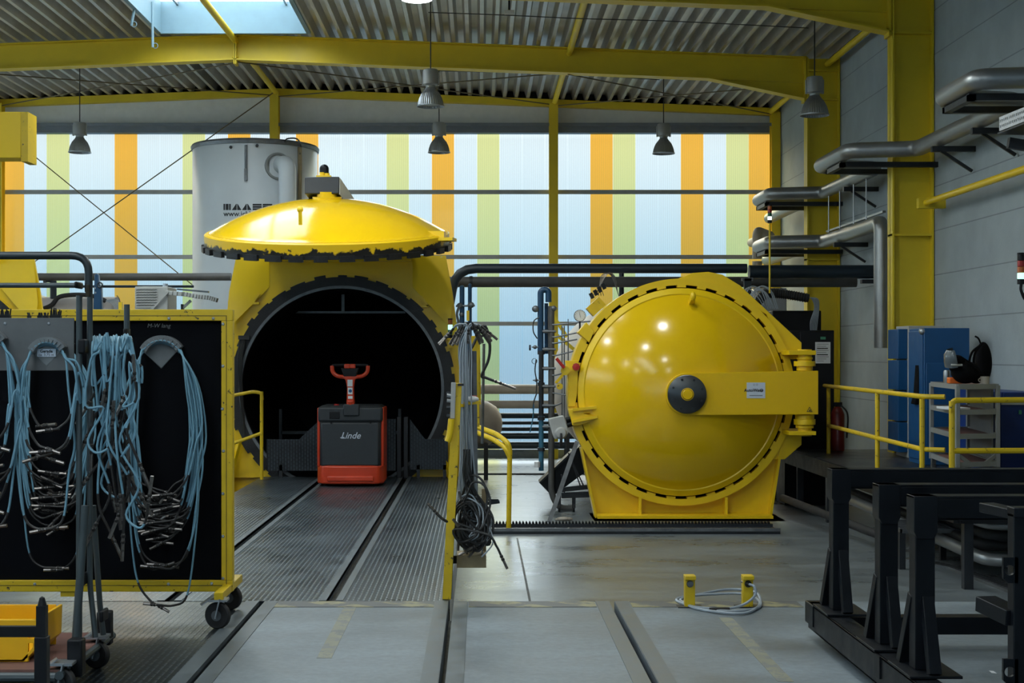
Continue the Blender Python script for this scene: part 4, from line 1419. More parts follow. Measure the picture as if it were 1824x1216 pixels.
# window opener rods at the skylight
for x, y0, y1, lab in ((237, 0, 46, 'farther from'), (287, 12, 84, 'nearer to')):
    a, b = P(x, y0, 18.6 if x < 250 else 19.4), P(x - 3, y1, 18.6 if x < 250 else 19.4)
    t = thing('opener_rod', 'pale skylight opener rod with a ring, %s the ridge plate' % lab, 'rod', b)
    a = Vector((SK0 + 0.03, a.y, 6.35))
    b.x = SK0 + 0.035 if x > 250 else b.x
    MB().cyl(a, b, 0.018, 8).build('rod', 'curb', t)
    mb = MB()
    mb.tube([b + Vector((0.035 + 0.035 * math.cos(g), 0, 0.02 + 0.035 * math.sin(g))) for g in [2 * PI * k / 16 for k in range(16)]], 0.005, 6, closed=True)
    mb.build('ring', 'curb', t)

# ================================================================== PIPES OF THE SIDE WALL
rp_ = 0.088
XW, XO = 4.80, 4.08
ZB_ = 3.80
clad = lambda pts, r, rad=0.10: MB().tube(rounded(pts, rad, 4), r, 20)


def pipe(name, label, pts, r, m, rad=0.10, cat='pipe'):
    return tag(clad(pts, r, rad).build(name, m), label, cat)


# the upper pipe loops out around each column of the frames
pts = [(XW, 9.0, ZB_), (XW, 11.55, ZB_), (XO, 11.65, ZB_), (XO, 12.55, ZB_), (XW, 12.70, ZB_), (XW, 15.6, ZB_), (XO, 15.75, ZB_), (XO, 17.1, ZB_), (XW, 17.25, ZB_), (XW, 19.85, ZB_), (XO, 20.0, ZB_), (XO, 20.95, ZB_), (XW, 21.1, ZB_), (XW, 23.6, ZB_)]
pipe('insulated_pipe', 'upper aluminium clad pipe looping out around every yellow column of the side wall', pts, rp_, 'cladding', 0.12)
Zc = 3.12
pts = [(XW, 17.0, 1.62), (XW, 17.0, Zc), (XW, 19.85, Zc), (XO, 20.0, Zc), (XO, 20.95, Zc), (XW, 21.1, Zc), (XW, 23.8, Zc)]
pipe('insulated_pipe', 'lower aluminium clad pipe bending down beside the locker column', pts, rp_ * 1.05, 'cladding', 0.12)
for z, lab in ((3.42, 'upper'), (2.82, 'lower')):
    pts = [(4.62, 24.2, z + 0.02), (4.62, 22.6, z), (4.23, 21.7, z), (4.23, 21.7, z - 0.42)] if lab == 'upper' else [(4.23, 21.7, z + 0.14), (4.23, 21.7, z - 0.25), (4.62, 22.9, z - 0.25), (4.62, 24.2, z - 0.25)]
    pipe('insulated_pipe', 'pale lagged pipe bend, %s of two near the corner of the glazing' % lab, pts, 0.075, 'beige', 0.12)
# dark carrier brackets below the loops
for (y, z, lab) in ((11.9, ZB_, 'upper pipe at the edge of the view'), (16.1, ZB_, 'upper pipe at the locker column'), (20.3, ZB_, 'upper pipe at the farther column'), (20.3, Zc, 'lower pipe at the farther column')):
    t = thing('pipe_bracket', 'dark steel bracket carrying the ' + lab, 'bracket', (4.6, y, z - 0.14))
    MB().box((4.05, y - 0.12, z - 0.15), (XR, y - 0.06, z - 0.092)).build('arm', 'steel_dark', t)
    MB().box((4.05, y + 0.50, z - 0.15), (XR, y + 0.56, z - 0.092)).build('arm', 'steel_dark', t)
    MB().box((4.05, y - 0.12, z - 0.15), (4.11, y + 0.56, z - 0.10)).build('cross_bar', 'steel_dark', t)
for (y, z, lab) in ((13.6, ZB_, 'between the first two columns'), (14.8, ZB_, 'before the locker column'), (18.4, ZB_, 'between the locker column and the farther one'), (18.9, Zc, 'under the lower pipe')):
    t = thing('pipe_bracket', 'small wall bracket holding the clad pipe ' + lab, 'bracket', (4.95, y, z - 0.2))
    MB().box((4.70, y - 0.03, z - 0.15), (XR, y + 0.03, z - 0.092)).build('arm', 'steel_dark', t)
    MB().bar((5.12, y, z - 0.35), (4.80, y, z - 0.14), 0.03, 0.03).build('strut', 'steel_dark', t)
# hanger rods between the two clad pipes
for x, y in ((4.80, 17.6), (4.80, 18.2), (4.80, 18.9), (4.80, 19.5)):
    tag(MB().cyl((x - 0.02, y, Zc + 0.085), (x - 0.02, y, ZB_ - 0.085), 0.008, 6).build('hanger_rod', 'galv'), 'thin steel hanger rod between the upper and lower clad pipe', 'rod', 'hanger rods between the clad pipes')
t = thing('cable_tray', 'narrow steel tray strip under the upper clad pipe past the locker column', 'tray', (4.75, 18.5, 3.25))
MB().bar((4.86, 17.1, Zc + 0.14), (4.86, 19.9, Zc + 0.14), 0.04, 0.025).build('strip', 'galv', t)
# yellow gas pipe
pipe('gas_pipe', 'slim yellow gas pipe along the side wall ending at the locker column', [(4.93, 8.5, 3.22), (4.93, 15.7, 3.22)], 0.036, 'yellow', 0.1)
t = thing('pipe_clamp', 'yellow clamp holding the gas pipe at the locker column', 'clamp', (4.93, 15.8, 3.1))
MB().box((4.85, 15.72, 3.16), (5.15, 15.80, 3.27)).build('body', 'yellow_steel', t)
# black header pipes that cross the hall behind the autoclaves
YP = 18.28
zp = P(0, 478, YP).z
pa = P(815, 478, YP)
pipe('header_pipe', 'black pipe crossing above the closed autoclave with a downward elbow', [P(1330, 478, YP), (pa.x - 0.02, YP, zp), (pa.x - 0.12, YP + 0.02, zp - 0.55)], 0.062, 'pipe_dark', 0.26)
zp = P(0, 484, YP).z
pipe('header_pipe', 'thick black insulated pipe end reaching the side wall beside the locker column', [P(1334, 484, YP), P(1568, 484, YP)], 0.088, 'pipe_dark')
t = thing('pipe_bracket', 'dark bracket at the wall end of the thick black pipe', 'bracket', (5.0, YP, zp - 0.15))
MB().box((4.9, YP - 0.05, zp - 0.15), (XR, YP + 0.05, zp - 0.098)).build('arm', 'steel_dark', t)
YQ = 18.75
pipe('header_pipe', 'grey dusty pipe running just below the thick black pipe', [P(1525, 502, YQ), P(800, 502, YQ)], 0.070, 'pipe_grey')
tag(MB().lathe([(0.0705, -0.02), (0.080, -0.02), (0.080, 0.02), (0.0705, 0.02)], P(839, 502, YQ), (1, 0, 0), 24).build('pipe_clamp', 'steel_dark'), 'round clamp ring on the dusty pipe beside the open autoclave', 'clamp')
YQ2 = 19.6
pipe('header_pipe', 'dark pipe crossing between the hose board and the white tank', [P(-40, 493, YQ2), P(412, 493, YQ2)], 0.052, 'pipe_grey')
pipe('header_pipe', 'thin dark bar crossing close under the dark pipe over the hose board', [P(40, 510, YQ2 + 2), P(345, 510, YQ2 + 2)], 0.02, 'pipe_dark')
tag(MB().cyl(P(1107, 485, YQ + 0.3), P(1107, 545, YQ + 0.3), 0.034, 12).build('riser_pipe', 'pipe_dark'), 'short dark riser from the closed autoclave up to the black pipe', 'pipe')
# low pipes at the gable
YL = 23.3
for y, r, m, lab in ((693, 8.5, 'beige', 'upper beige pipe low on the gable between the autoclaves'), (720, 7, 'beige', 'lower beige pipe low on the gable between the autoclaves'),
                     (740, 5, 'pipe_dark', 'topmost black pipe of the low rack at the gable'), (753, 3, 'pipe_dark', 'second black pipe of the low rack at the gable'),
                     (764, 3.5, 'pipe_dark', 'third black pipe of the low rack at the gable'), (776, 5.5, 'pipe_dark', 'fourth black pipe of the low rack at the gable'), (793, 6.5, 'pipe_dark', 'lowest black pipe of the low rack at the gable')):
    Yy = YL if m == 'beige' else YL + 0.5
    pipe('low_pipe', lab, [P(700, y, Yy), P(1080, y, Yy)], r * Yy / FPX, m)
t = thing('pressure_vessel', 'small domed pale vessel behind the cable hank', 'vessel', P(868, 800, 20.5))
q = P(868, 754, 20.5)
MB().lathe([(0.0, 0.22), (0.12, 0.20), (0.24, 0.13), (0.32, 0.0), (0.34, -0.12), (0.34, -0.28), (0, -0.32)], q, (1, 0, 0), 40).build('shell', 'beige', t, smooth=60)
for s_ in (-0.2, -0.02):
    MB().box(q + Vector((s_ - 0.03, -0.2, LOW - q.z)), q + Vector((s_ + 0.03, 0.2, -0.28))).build('foot', 'steel_dark', t)

# ================================================================== STUFF OVER THE CLOSED AUTOCLAVE, CABINETS
signal_tower(1371, 365, 397, 16.9, 0.026, 'signal tower on a thin yellow pole behind the closed autoclave', ('sig_white', 'sig_green_off', 'sig_red', 'sig_orange'), pole=522)
t = thing('control_cabinet', 'black control cabinet with a white notice beside the door hinge', 'cabinet', P(1450, 880, 16.9))
a, b = P(1398, 588, 16.9), P(1486, 870, 16.9)
MB().box((a.x, 16.9, LOW), (b.x, 17.4, a.z)).build('housing', 'black', t, bevel=0.01)
MB().box((a.x + 0.18, 16.88, LOW + 0.1), (b.x - 0.01, 16.9, a.z - 0.02)).build('door', 'black', t, bevel=0.005)
q0, q1 = P(1452, 647, 16.88), P(1479, 609, 16.88)
nt_ = MB().box((q0.x, 16.875, q0.z), (q1.x, 16.88, q1.z)).build('notice', 'paper', t)
nt_['label'] = 'white printed notice'
mb = MB()
for k in range(9):
    z = q1.z - 0.025 - 0.025 * k
    if k in (2, 5):
        mb.box((q0.x + 0.02, 16.873, z - 0.006), (q1.x - 0.03, 16.8755, z + 0.006))
    else:
        mb.box((q0.x + 0.02, 16.873, z - 0.002), (q1.x - 0.02 - 0.03 * (k % 3), 16.8755, z + 0.002))
mb.build('notice_lines', 'ink', nt_)
q = P(1466, 602, 16.88)
MB().box(q + Vector((-0.03, -0.004, -0.016)), q + Vector((0.03, 0.002, 0.016))).build('green_tag', 'green', t)
t = thing('control_cabinet', 'taller black cabinet behind the cabinet with the notice', 'cabinet', P(1420, 880, 17.6))
a, b = P(1376, 553, 17.6), P(1463, 870, 17.6)
MB().box((a.x, 17.6, LOW), (b.x, 18.0, a.z)).build('housing', 'black', t, bevel=0.01)
MB().box((a.x + 0.1, 17.58, LOW + 0.1), (b.x - 0.05, 17.6, a.z - 0.05)).build('door', 'black', t)
t = thing('corrugated_hose', 'black corrugated hose bridging from the autoclave to the cabinets', 'hose', P(1370, 530, 17.3))
pp = smooth_path([P(1345, 545, 17.3), P(1360, 526, 17.3), P(1376, 522, 17.3), P(1405, 525, 17.3), P(1440, 531, 17.3)], 8)
mb = MB()
mb.tube(pp, 0.052, 14)
for q, q2 in zip(pp, pp[1:]):
    mb.lathe([(0.05, -0.008), (0.062, 0.0), (0.05, 0.008)], q, (q2 - q), 14)
mb.build('tube', 'rubber', t)
mb = MB()
for k in range(6):
    mb.tube(smooth_path([P(1438, 530, 17.3), P(1446 + k * 2, 532, 17.3), P(1451 + k * 1.5, 548, 17.35), P(1444 + 2.4 * k, 572, 17.4), P(1444 + 2 * k, 592, 17.45)]), 0.006, 6)
mb.build('wire_tail', 'cable_grey', t)
t = thing('cable_bundle', 'grey cable loops lying over the top of the closed autoclave', 'cable', P(1350, 540, 17.0))
mb = MB()
rg = random.Random(8)
for k in range(9):
    mb.tube(smooth_path([P(1318 + 3 * k, 540, 17.0), P(1330 + 3 * k, 518 + rg.uniform(-8, 6), 17.0), P(1350 + 3 * k, 524 + rg.uniform(-10, 6), 17.0), P(1362 + 3 * k, 550, 17.05)]), 0.007, 6)
mb.build('strand', 'cable_grey', t)
t = thing('instrument_box', 'small grey blue box behind the signal pole', 'box', P(1375, 560, 18.6))
MB().box(P(1360, 560, 18.6), P(1397, 514, 18.75)).build('housing', 'grey', t, bevel=0.01)
t = thing('pipe_support', 'dark upright carrying the pipes above the closed autoclave', 'support', P(1331, 560, 18.2))
MB().box(P(1326, 560, 18.0), P(1337, 496, 18.06)).build('upright', 'pipe_dark', t)
MB().box(P(1322, 500, 18.0), P(1340, 495, 18.06)).build('head', 'steel', t)

# ================================================================== PLATFORM ALONG THE SIDE WALL
ZP = 0.43
t = thing('platform', 'steel platform darkened for shade along the side wall carrying lockers and trolley', 'platform', (4.4, 14, LOW))
MB().box((3.62, 10.75, ZP - 0.06), (XR - 0.01, 16.7, ZP)).build('deck', 'tread_gate', t)  # deck and edges coloured dark to stand in for shade
MB().box((3.62, 10.72, ZP - 0.16), (XR - 0.01, 10.77, ZP)).build('front_edge', 'black', t)
MB().box((3.58, 10.75, ZP - 0.16), (3.63, 16.7, ZP)).build('side_edge', 'black', t)
for y in (10.9, 13.0, 15.2, 16.6):
    MB().box((3.70, y - 0.035, LOW), (3.77, y + 0.035, ZP - 0.06)).build('leg', 'steel_dark', t)  # legs darkened, painting in the shade under the platform
MB().box((4.9, 10.8, LOW), (4.97, 10.87, ZP - 0.06)).build('leg', 'steel_dark', t)
t = thing('step', 'dark grating step below the platform beside the trestles', 'step', (3.8, 12, LOW))
xa, xb = P(1602, 0, 11.9).x, P(1722, 0, 11.9).x
zs = 0.09
mb = MB()
for k in range(14):
    mb.box((xa, 11.88 + k * 0.045, zs - 0.03), (xb, 11.888 + k * 0.045, zs))
mb.box((xa, 11.86, zs - 0.035), (xb, 11.875, zs + 0.002)).box((xa, 12.5, zs - 0.035), (xb, 12.515, zs + 0.002)).box((xa, 11.86, zs - 0.035), (xa + 0.012, 12.5, zs)).box((xb - 0.012, 11.86, zs - 0.035), (xb, 12.5, zs))
mb.build('grating', 'steel', t)
for x in (xa + 0.02, xb - 0.02):
    for y in (11.9, 12.46):
        MB().box((x - 0.025, y - 0.025, LOW), (x + 0.025, y + 0.025, zs - 0.03)).build('leg', 'steel_dark', t)
zr, zm = 1.19, 0.745
r1, r2, r3 = Vector((3.92, 16.0, 0)), Vector((3.80, 13.6, 0)), Vector((3.73, 12.0, 0))
up = lambda v, z: Vector((v.x, v.y, z))
railing('long yellow railing along the platform edge before the locker column',
        [(up(r1, ZP), up(r1, zr)), (up(r2, ZP), up(r2, zr)), (up(r3, ZP), up(r3, zr - 0.02))],
        [[up(r1, zr) + Vector((-0.02, 0.1, 0)), up(r2, zr), up(r3, zr), up(r3, zr) + Vector((0.16, -0.1, 0))], [up(r1, zm), up(r2, zm), up(r3, zm), up(r3, zm) + Vector((0.16, -0.1, 0))]], base=(3.8, 14, ZP))
s1 = Vector((3.60, 10.85, 0))
railing('short yellow railing across the platform end before the grey trolley', [(up(s1, ZP - 0.05), up(s1, 1.19))],
        [[up(s1, 1.10), up(s1, 1.195), up(s1, 1.195) + Vector((1.5, 0, 0.01))], [up(s1, 0.81), up(s1, 0.81) + Vector((1.5, 0, 0.005))]], base=(3.6, 10.85, ZP))
# lockers
t = thing('locker', 'grey locker with blue doors standing right behind the yellow column', 'locker', (4.9, 15.5, ZP))
x0, x1 = P(1618, 0, 15.3).x, P(1682, 0, 15.3).x
zt_ = P(0, 580, 15.3).z
MB().box((x0, 15.3, ZP), (min(x1, XR - 0.01), 15.75, zt_)).build('carcass', 'grey_light', t, bevel=0.006)
for k in range(4):
    z0_ = ZP + 0.06 + k * (zt_ - ZP - 0.08) / 4
    MB().box((x0 - 0.10, 15.33, z0_), (x0, 15.72, z0_ + (zt_ - ZP - 0.08) / 4 - 0.015)).build('door', 'blue', t, bevel=0.004)
t = thing('locker', 'plain blue locker standing behind the grey trolley', 'locker', (4.87, 14.6, ZP))
x0, x1 = P(1646, 0, 14.3).x, P(1727, 0, 14.3).x
zt_ = P(0, 584, 14.3).z
MB().box((x0, 14.3, ZP), (x1, 14.8, zt_)).build('carcass', 'blue', t, bevel=0.006)
MB().box((x0 + 0.02, 14.29, ZP + 0.05), (x1 - 0.02, 14.3, zt_ - 0.35)).build('back_panel', 'blue', t, bevel=0.004)
MB().box((x0 - 0.012, 14.32, ZP + 0.05), (x0, 14.78, zt_ - 0.03)).build('door', 'blue', t, bevel=0.004)
t = thing('work_coat', 'black coat hanging on the side of the plain blue locker', 'coat', P(1642, 700, 14.5))
pl = [(1645, 612), (1641, 618), (1638, 640), (1634, 700), (1629, 720), (1645, 720)]
mb = MB().prism_px(pl, 14.42, 0.14)
mb.build('cloth', 'cloth', t, bevel=0.03)
t = [o for o in COL.objects if o.get('label', '').startswith('plain blue locker')][0]
MB().ball(P(1643, 590, 14.33), 0.035, 16, 10).build('round_knob', 'galv', t)
# shelf trolley
pA, pB, pD = Vector((4.13, 12.3, 0)), Vector((4.52, 12.42, 0)), Vector((4.27, 13.45, 0))
pC = pB + (pD - pA)
t = thing('shelf_trolley', 'grey four tier shelf trolley carrying bags on the platform', 'trolley', (4.35, 12.8, ZP))
levels = (1.275, 1.055, 0.845, 0.60)
for p_ in (pA, pB, pC, pD):
    MB().box((p_.x - 0.018, p_.y - 0.018, 0.56), (p_.x + 0.018, p_.y + 0.018, levels[0])).build('post', 'grey', t, bevel=0.003)
for z in levels:
    MB().slab([(pA.x, pA.y), (pB.x, pB.y), (pC.x, pC.y), (pD.x, pD.y)], z - 0.012, z).build('shelf', 'red_board', t)
    mb = MB()
    for a, b in ((pA, pB), (pB, pC), (pC, pD), (pD, pA)):
        mb.bar(up(a, z - 0.01), up(b, z - 0.01), 0.02, 0.045)
    mb.build('shelf_edge', 'grey', t)
mb = MB().bar(up(pA, 0.68), up(pA, 0.60) + (pB - pA) * 0.3, 0.02, 0.03).bar(up(pB, 0.68), up(pB, 0.60) + (pA - pB) * 0.3, 0.02, 0.03)
mb.build('corner_brace', 'grey', t)
MB().slab([(pB.x - 0.02, pB.y + 0.1), (pB.x, pB.y + 0.1), (pC.x, pC.y - 0.1), (pC.x - 0.02, pC.y - 0.1)], 0.62, 1.25).build('back_sheet', 'grey', t)
for p_ in (pA, pB, pC, pD):
    q = p_ + (pA + pC) * 0.5 * 0.06 - p_ * 0.06
    MB().cyl((q.x - 0.012, q.y, ZP + 0.045), (q.x + 0.012, q.y, ZP + 0.045), 0.045, 16).build('caster', 'rubber', t)
    MB().box((q.x - 0.02, q.y - 0.02, ZP + 0.045), (q.x + 0.02, q.y + 0.02, 0.58)).build('caster_fork', 'steel', t)
zs = levels[0] + 0.0125
q = up(pA, zs)
# things on the trolley
t = thing('holdall', 'black soft bag lying on top of the grey trolley', 'bag', q + Vector((0.12, 0.25, 0)))
MB().ball(q + Vector((0.155, 0.25, 0.10)), 0.10, 20, 12, (1.25, 1.3, 1.0)).ball(q + Vector((0.08, 0.25, 0.17)), 0.07, 16, 10, (1.1, 1.0, 1.2)).ball(q + Vector((0.25, 0.25, 0.05)), 0.05, 16, 10, (1.6, 1.2, 1)).build('bag_body', 'cloth', t, smooth=80)
MB().tube(smooth_path([q + Vector((0.08, 0.16, 0.24)), q + Vector((0.16, 0.14, 0.18)), q + Vector((0.25, 0.13, 0.09))]), 0.008, 6).build('strap', 'cloth', t)
t = thing('face_shield', 'clear face shield resting on the black bag', 'face shield', q + Vector((0.0, 0.12, 0.15)))
MB().lathe([(0.085, 0), (0.088, 0.05), (0.080, 0.11), (0.05, 0.15)], q + Vector((0.03, 0.16, 0.16)), (-0.2, -0.2, 1), 20, PI * 0.9, PI * 2.0).build('shield', 'visor', t, fix=False)
MB().tube([q + Vector((-0.03 + 0.02 * k, 0.08 - 0.01 * math.sin(k), 0.165)) for k in range(6)], 0.010, 8).build('headband', 'grey_light', t)
t = thing('backpack', 'black backpack standing upright at the end of the trolley top', 'backpack', up(pB, zs) + Vector((-0.02, 0.3, 0)))
b_ = up(pB, zs) + Vector((-0.02, 0.30, 0))
MB().ball(b_ + Vector((0, 0, 0.18)), 0.10, 20, 14, (0.75, 0.8, 1.9)).build('pack', 'cloth', t, smooth=80)
for s_ in (0, 1):
    MB().tube(smooth_path([b_ + Vector((-0.03, -0.05, 0.35)), b_ + Vector((-0.10 - 0.03 * s_, -0.08, 0.27)), b_ + Vector((-0.11 - 0.035 * s_, -0.08, 0.15)), b_ + Vector((-0.05, -0.06, 0.05))]), 0.010, 6).build('strap', 'cloth', t)
MB().tube(smooth_path([b_ + Vector((-0.02, 0, 0.35)), b_ + Vector((-0.05, -0.02, 0.40)), b_ + Vector((-0.08, -0.02, 0.42))]), 0.008, 6).build('grab_loop', 'cloth', t)
dvec = (pD - pA).normalized()
b_ = q + dvec * 0.30 + Vector((0.05, 0, 0))
tag(MB().box(b_ + Vector((-0.07, -0.04, 0)), b_ + Vector((0.05, 0.04, 0.055))).build('tool_case', 'orange', bevel=0.008), 'orange case lying on the trolley before the black bag', 'case')
b_ = q + dvec * 0.55 + Vector((0.02, 0, 0))
t = thing('drink_can', 'slim silver can standing beside the orange case', 'can', b_)
MB().lathe([(0, 0), (0.028, 0), (0.03, 0.005), (0.03, 0.10), (0.024, 0.115), (0, 0.115)], b_, (0, 0, 1), 20).build('shell', 'galv', t)
b_ = up(pB, zs) + Vector((-0.10, 0.03, 0))
t = thing('mug', 'pale mug standing at the corner of the trolley top', 'mug', b_)
MB().lathe([(0, 0), (0.036, 0), (0.038, 0.065), (0.033, 0.065), (0.031, 0.008), (0, 0.008)], b_, (0, 0, 1), 24).build('cup', 'beige', t)
MB().tube([b_ + Vector((-0.036 - 0.02 * math.sin(PI * k / 8), 0, 0.012 + 0.042 * k / 8)) for k in range(9)], 0.005, 6).build('handle', 'beige', t)
b_ = up(pA, levels[1] + 0.012) + dvec * 0.35
tag(MB().slab([(b_.x - 0.05, b_.y - 0.3), (b_.x + 0.12, b_.y - 0.2), (b_.x + 0.10, b_.y + 0.25), (b_.x - 0.05, b_.y + 0.2)], b_.z - 0.0115, b_.z + 0.012).build('paper_sheet', 'paper', bevel=0.004), 'white papers lying on the second tier of the trolley', 'paper')
# blue chest
t = thing('storage_cabinet', 'deep blue low cabinet standing next to the grey trolley', 'cabinet', (4.95, 13, ZP))
x0 = P(1783, 0, 13.0).x
MB().box((x0, 13.0, ZP), (XR - 0.005, 14.2, 1.20)).build('carcass', 'blue_deep', t, bevel=0.006)
MB().box((x0 + 0.02, 12.985, 1.11), (XR - 0.02, 13.0, 1.195)).build('top_flap', 'blue_deep', t, bevel=0.004)
MB().box((x0, 12.975, 1.085), (XR - 0.005, 13.0, 1.105)).build('trim_bar', 'grey_light', t)
q_ = P(1817, 734, 12.98)
MB().box(q_ + Vector((-0.012, -0.006, -0.018)), q_ + Vector((0.012, 0.004, 0.018))).build('green_tag', 'green', t)
# fire extinguisher in the dark corner
t = thing('fire_extinguisher', 'red extinguisher with shade painted into its colour behind the long railing', 'extinguisher', P(1492, 800, 16.45))
b_ = Vector((P(1492, 0, 16.45).x, 16.45, ZP))
MB().lathe([(0, 0), (0.075, 0.0), (0.078, 0.02), (0.078, 0.42), (0.05, 0.49), (0.025, 0.51), (0, 0.51)], b_, (0, 0, 1), 28).build('cylinder', 'red_shaded', t)
MB().box(b_ + Vector((-0.05, -0.015, 0.51)), b_ + Vector((0.05, 0.015, 0.56))).build('valve_head', 'black', t)
MB().tube(smooth_path([b_ + Vector((0.03, -0.03, 0.53)), b_ + Vector((0.10, -0.06, 0.42)), b_ + Vector((0.09, -0.06, 0.15))]), 0.010, 8).build('hose', 'rubber', t)
# tray and signal tower at the edge of the view
t = thing('perforated_tray', 'white perforated cable tray jutting out under the large upper pipe', 'tray', P(1810, 230, 10.5))
a, b = P(1781, 232, 10.8), P(1990, 150, 9.4)
mb = MB()
d = (b - a)
for k in range(3):
    mb.bar(a + Vector((0, 0, 0.005 + 0.042 * k)), b + Vector((0, 0, 0.005 + 0.042 * k)), 0.006, 0.022)
for k in range(60):
    q_ = a + d * (k / 59)
    mb.bar(q_ + Vector((0, 0, -0.005)), q_ + Vector((0, 0, 0.10)), 0.006, 0.012, (0, 1, 0))
mb.build('perforated_side', 'white', t)
MB().bar(a + Vector((0.10, 0.05, -0.02)), b + Vector((0.10, 0.05, -0.02)), 0.22, 0.012).build('tray_floor', 'steel_dark', t)
MB().bar(a + Vector((0.1, 0.1, -0.08)), Vector((XR - 0.03, a.y + 0.1, a.z - 0.26)), 0.05, 0.08).build('cantilever', 'steel_dark', t)
signal_tower(1819, 450, 506, 11.0, 0.030, 'larger signal tower at the edge of the view before the side wall', ('sig_green', 'sig_orange', 'sig_red', 'black'))
o = [k for k in bpy.data.objects if k.get('label', '').startswith('larger signal tower')][0]
b_ = P(1819, 506, 11.0)
MB().tube(smooth_path([b_, b_ + Vector((0.0, 0, -0.05)), b_ + Vector((0.05, 0.02, -0.12)), b_ + Vector((0.12, 0.0, -0.02)), Vector((XR, 11.0, b_.z))]), 0.012, 8).build('wall_stub', 'black', o)
# pipes on the floor below the platform
for pts, r, m, lab in (([(3.72, 15, 0.33), (3.86, 12, 0.25), (3.95, 11.0, 0.22), (4.9, 10.95, 0.215)], 0.036, 'cladding', 'upper grey pipe with an elbow in the pit below the platform'),
                       ([(3.75, 14.5, 0.08), (3.92, 11.0, -0.045), (4.6, 10.9, -0.045)], 0.05, 'cladding', 'lower grey pipe with an elbow in the pit below the platform'),
                       ([(4.0, 15, 0.25), (4.05, 11.3, 0.10), (4.9, 11.2, 0.1)], 0.055, 'rubber', 'thick black hose between the two grey pipes under the platform'),
                       ([(3.9, 15, 0.10), (3.98, 11.3, 0.03), (4.9, 11.25, 0.03)], 0.045, 'rubber', 'thinner black hose under the thick black hose below the platform'),
                       ([(3.3, 15.5, -0.02), (3.62, 13.2, -0.10), (3.70, 12.9, -0.12)], 0.04, 'rubber', 'dusty pipe lying on the floor behind the steel trestles')):
    pipe('floor_pipe', lab, pts, r, m, 0.15)
t = thing('cable_duct', 'perforated steel duct strip lying across the floor behind the trestles', 'duct', (4, 11.5, LOW))
mb = MB()
pth = [Vector((3.75, 12.35, LOW + 0.012)), Vector((3.98, 11.9, LOW + 0.012)), Vector((4.05, 10.6, LOW + 0.012)), Vector((4.15, 9.6, LOW + 0.012))]
for a, b in zip(pth, pth[1:]):
    mb.bar(a, b, 0.14, 0.024)
mb.build('duct_lid', 'steel', t)
mb = MB()
for a, b in zip(pth, pth[1:]):
    L = (b - a).length
    for k in range(int(L / 0.06)):
        q_ = a + (b - a) * ((k + 0.5) * 0.06 / L)
        mb.box(q_ + Vector((-0.04, -0.012, 0.0125)), q_ + Vector((0.04, 0.012, 0.0135)))
mb.build('lid_grille', 'black', t)
t = thing('pipe_stand', 'dark steel stand carrying the low pipes at the gable', 'stand', P(930, 800, 23.6))
for x in (760, 1010):
    a_ = P(x, 0, 23.6)
    MB().box((a_.x - 0.03, 23.4, LOW), (a_.x + 0.03, 23.44, 1.1)).build('post', 'steel_dark', t)
    MB().box((a_.x - 0.03, 23.88, LOW), (a_.x + 0.03, 23.92, 1.1)).build('post', 'steel_dark', t)
for y in (697.5, 723.5):
    MB().box((P(760, 0, 23.6).x, 23.36, P(0, y + 4, 23.3).z), (P(1010, 0, 23.6).x, 23.42, P(0, y + 1, 23.3).z)).build('cross_rail', 'steel_dark', t)

# ================================================================== MOBILE HOSE BOARD
YBd = 8.30
t = thing('hose_board', 'black mobile board in a yellow frame with cables hung on it', 'board', (-2.4, YBd, 0))
bx1 = P(415, 0, YBd).x
bx0 = -4.9
bz0, bz1 = P(0, 1053, YBd).z, P(0, 551, YBd).z
fw = 0.066
MB().box((bx0 + 0.02, YBd + 0.012, bz0 + 0.02), (bx1 - 0.02, YBd + 0.03, bz1 - 0.02)).build('panel', 'board', t)
mb = MB().box((bx0, YBd - 0.012, bz1 - fw), (bx1, YBd + 0.05, bz1)).box((bx0, YBd - 0.012, bz0), (bx1, YBd + 0.05, bz0 + fw))
mb.box((bx1 - fw, YBd - 0.0121, bz0 + fw + 0.0005), (bx1 - 0.0002, YBd + 0.0499, bz1 - fw - 0.0005)).box((bx0, YBd - 0.0121, bz0 + fw + 0.0005), (bx0 + fw, YBd + 0.0499, bz1 - fw - 0.0005))
mb.build('frame', 'yellow_worn', t, bevel=0.003)
g_ = 0.035
mb = MB().box((bx0, YBd - 0.0135, bz1 - g_ - 0.003), (bx1 - g_, YBd - 0.011, bz1 - g_)).box((bx0, YBd - 0.0135, bz0 + g_), (bx1 - g_, YBd - 0.011, bz0 + g_ + 0.003)).box((bx1 - g_ - 0.003, YBd - 0.0135, bz0 + g_), (bx1 - g_, YBd - 0.011, bz1 - g_))
mb.build('frame_seam', 'ink', t)
for x, y in ((141, 569), (301, 567), (380, 567), (397, 577), (397, 652), (396, 728), (398, 803), (397, 879), (397, 955), (397, 1030), (300, 1040), (377, 1039), (62, 1040)):
    q = P(x, y, YBd - 0.012)
    MB().lathe([(0, 0.006), (0.007, 0.005), (0.010, 0.0)], q, (0, -1, 0), 10).build('frame_bolt', 'galv', t)
o = text_mesh('M-W lang', 0.034, (P(282, 580, YBd).x, YBd + 0.0105, P(0, 580, YBd).z), 'chalk_writing', 'chalk', t, depth=0.0005, shear=0.2)
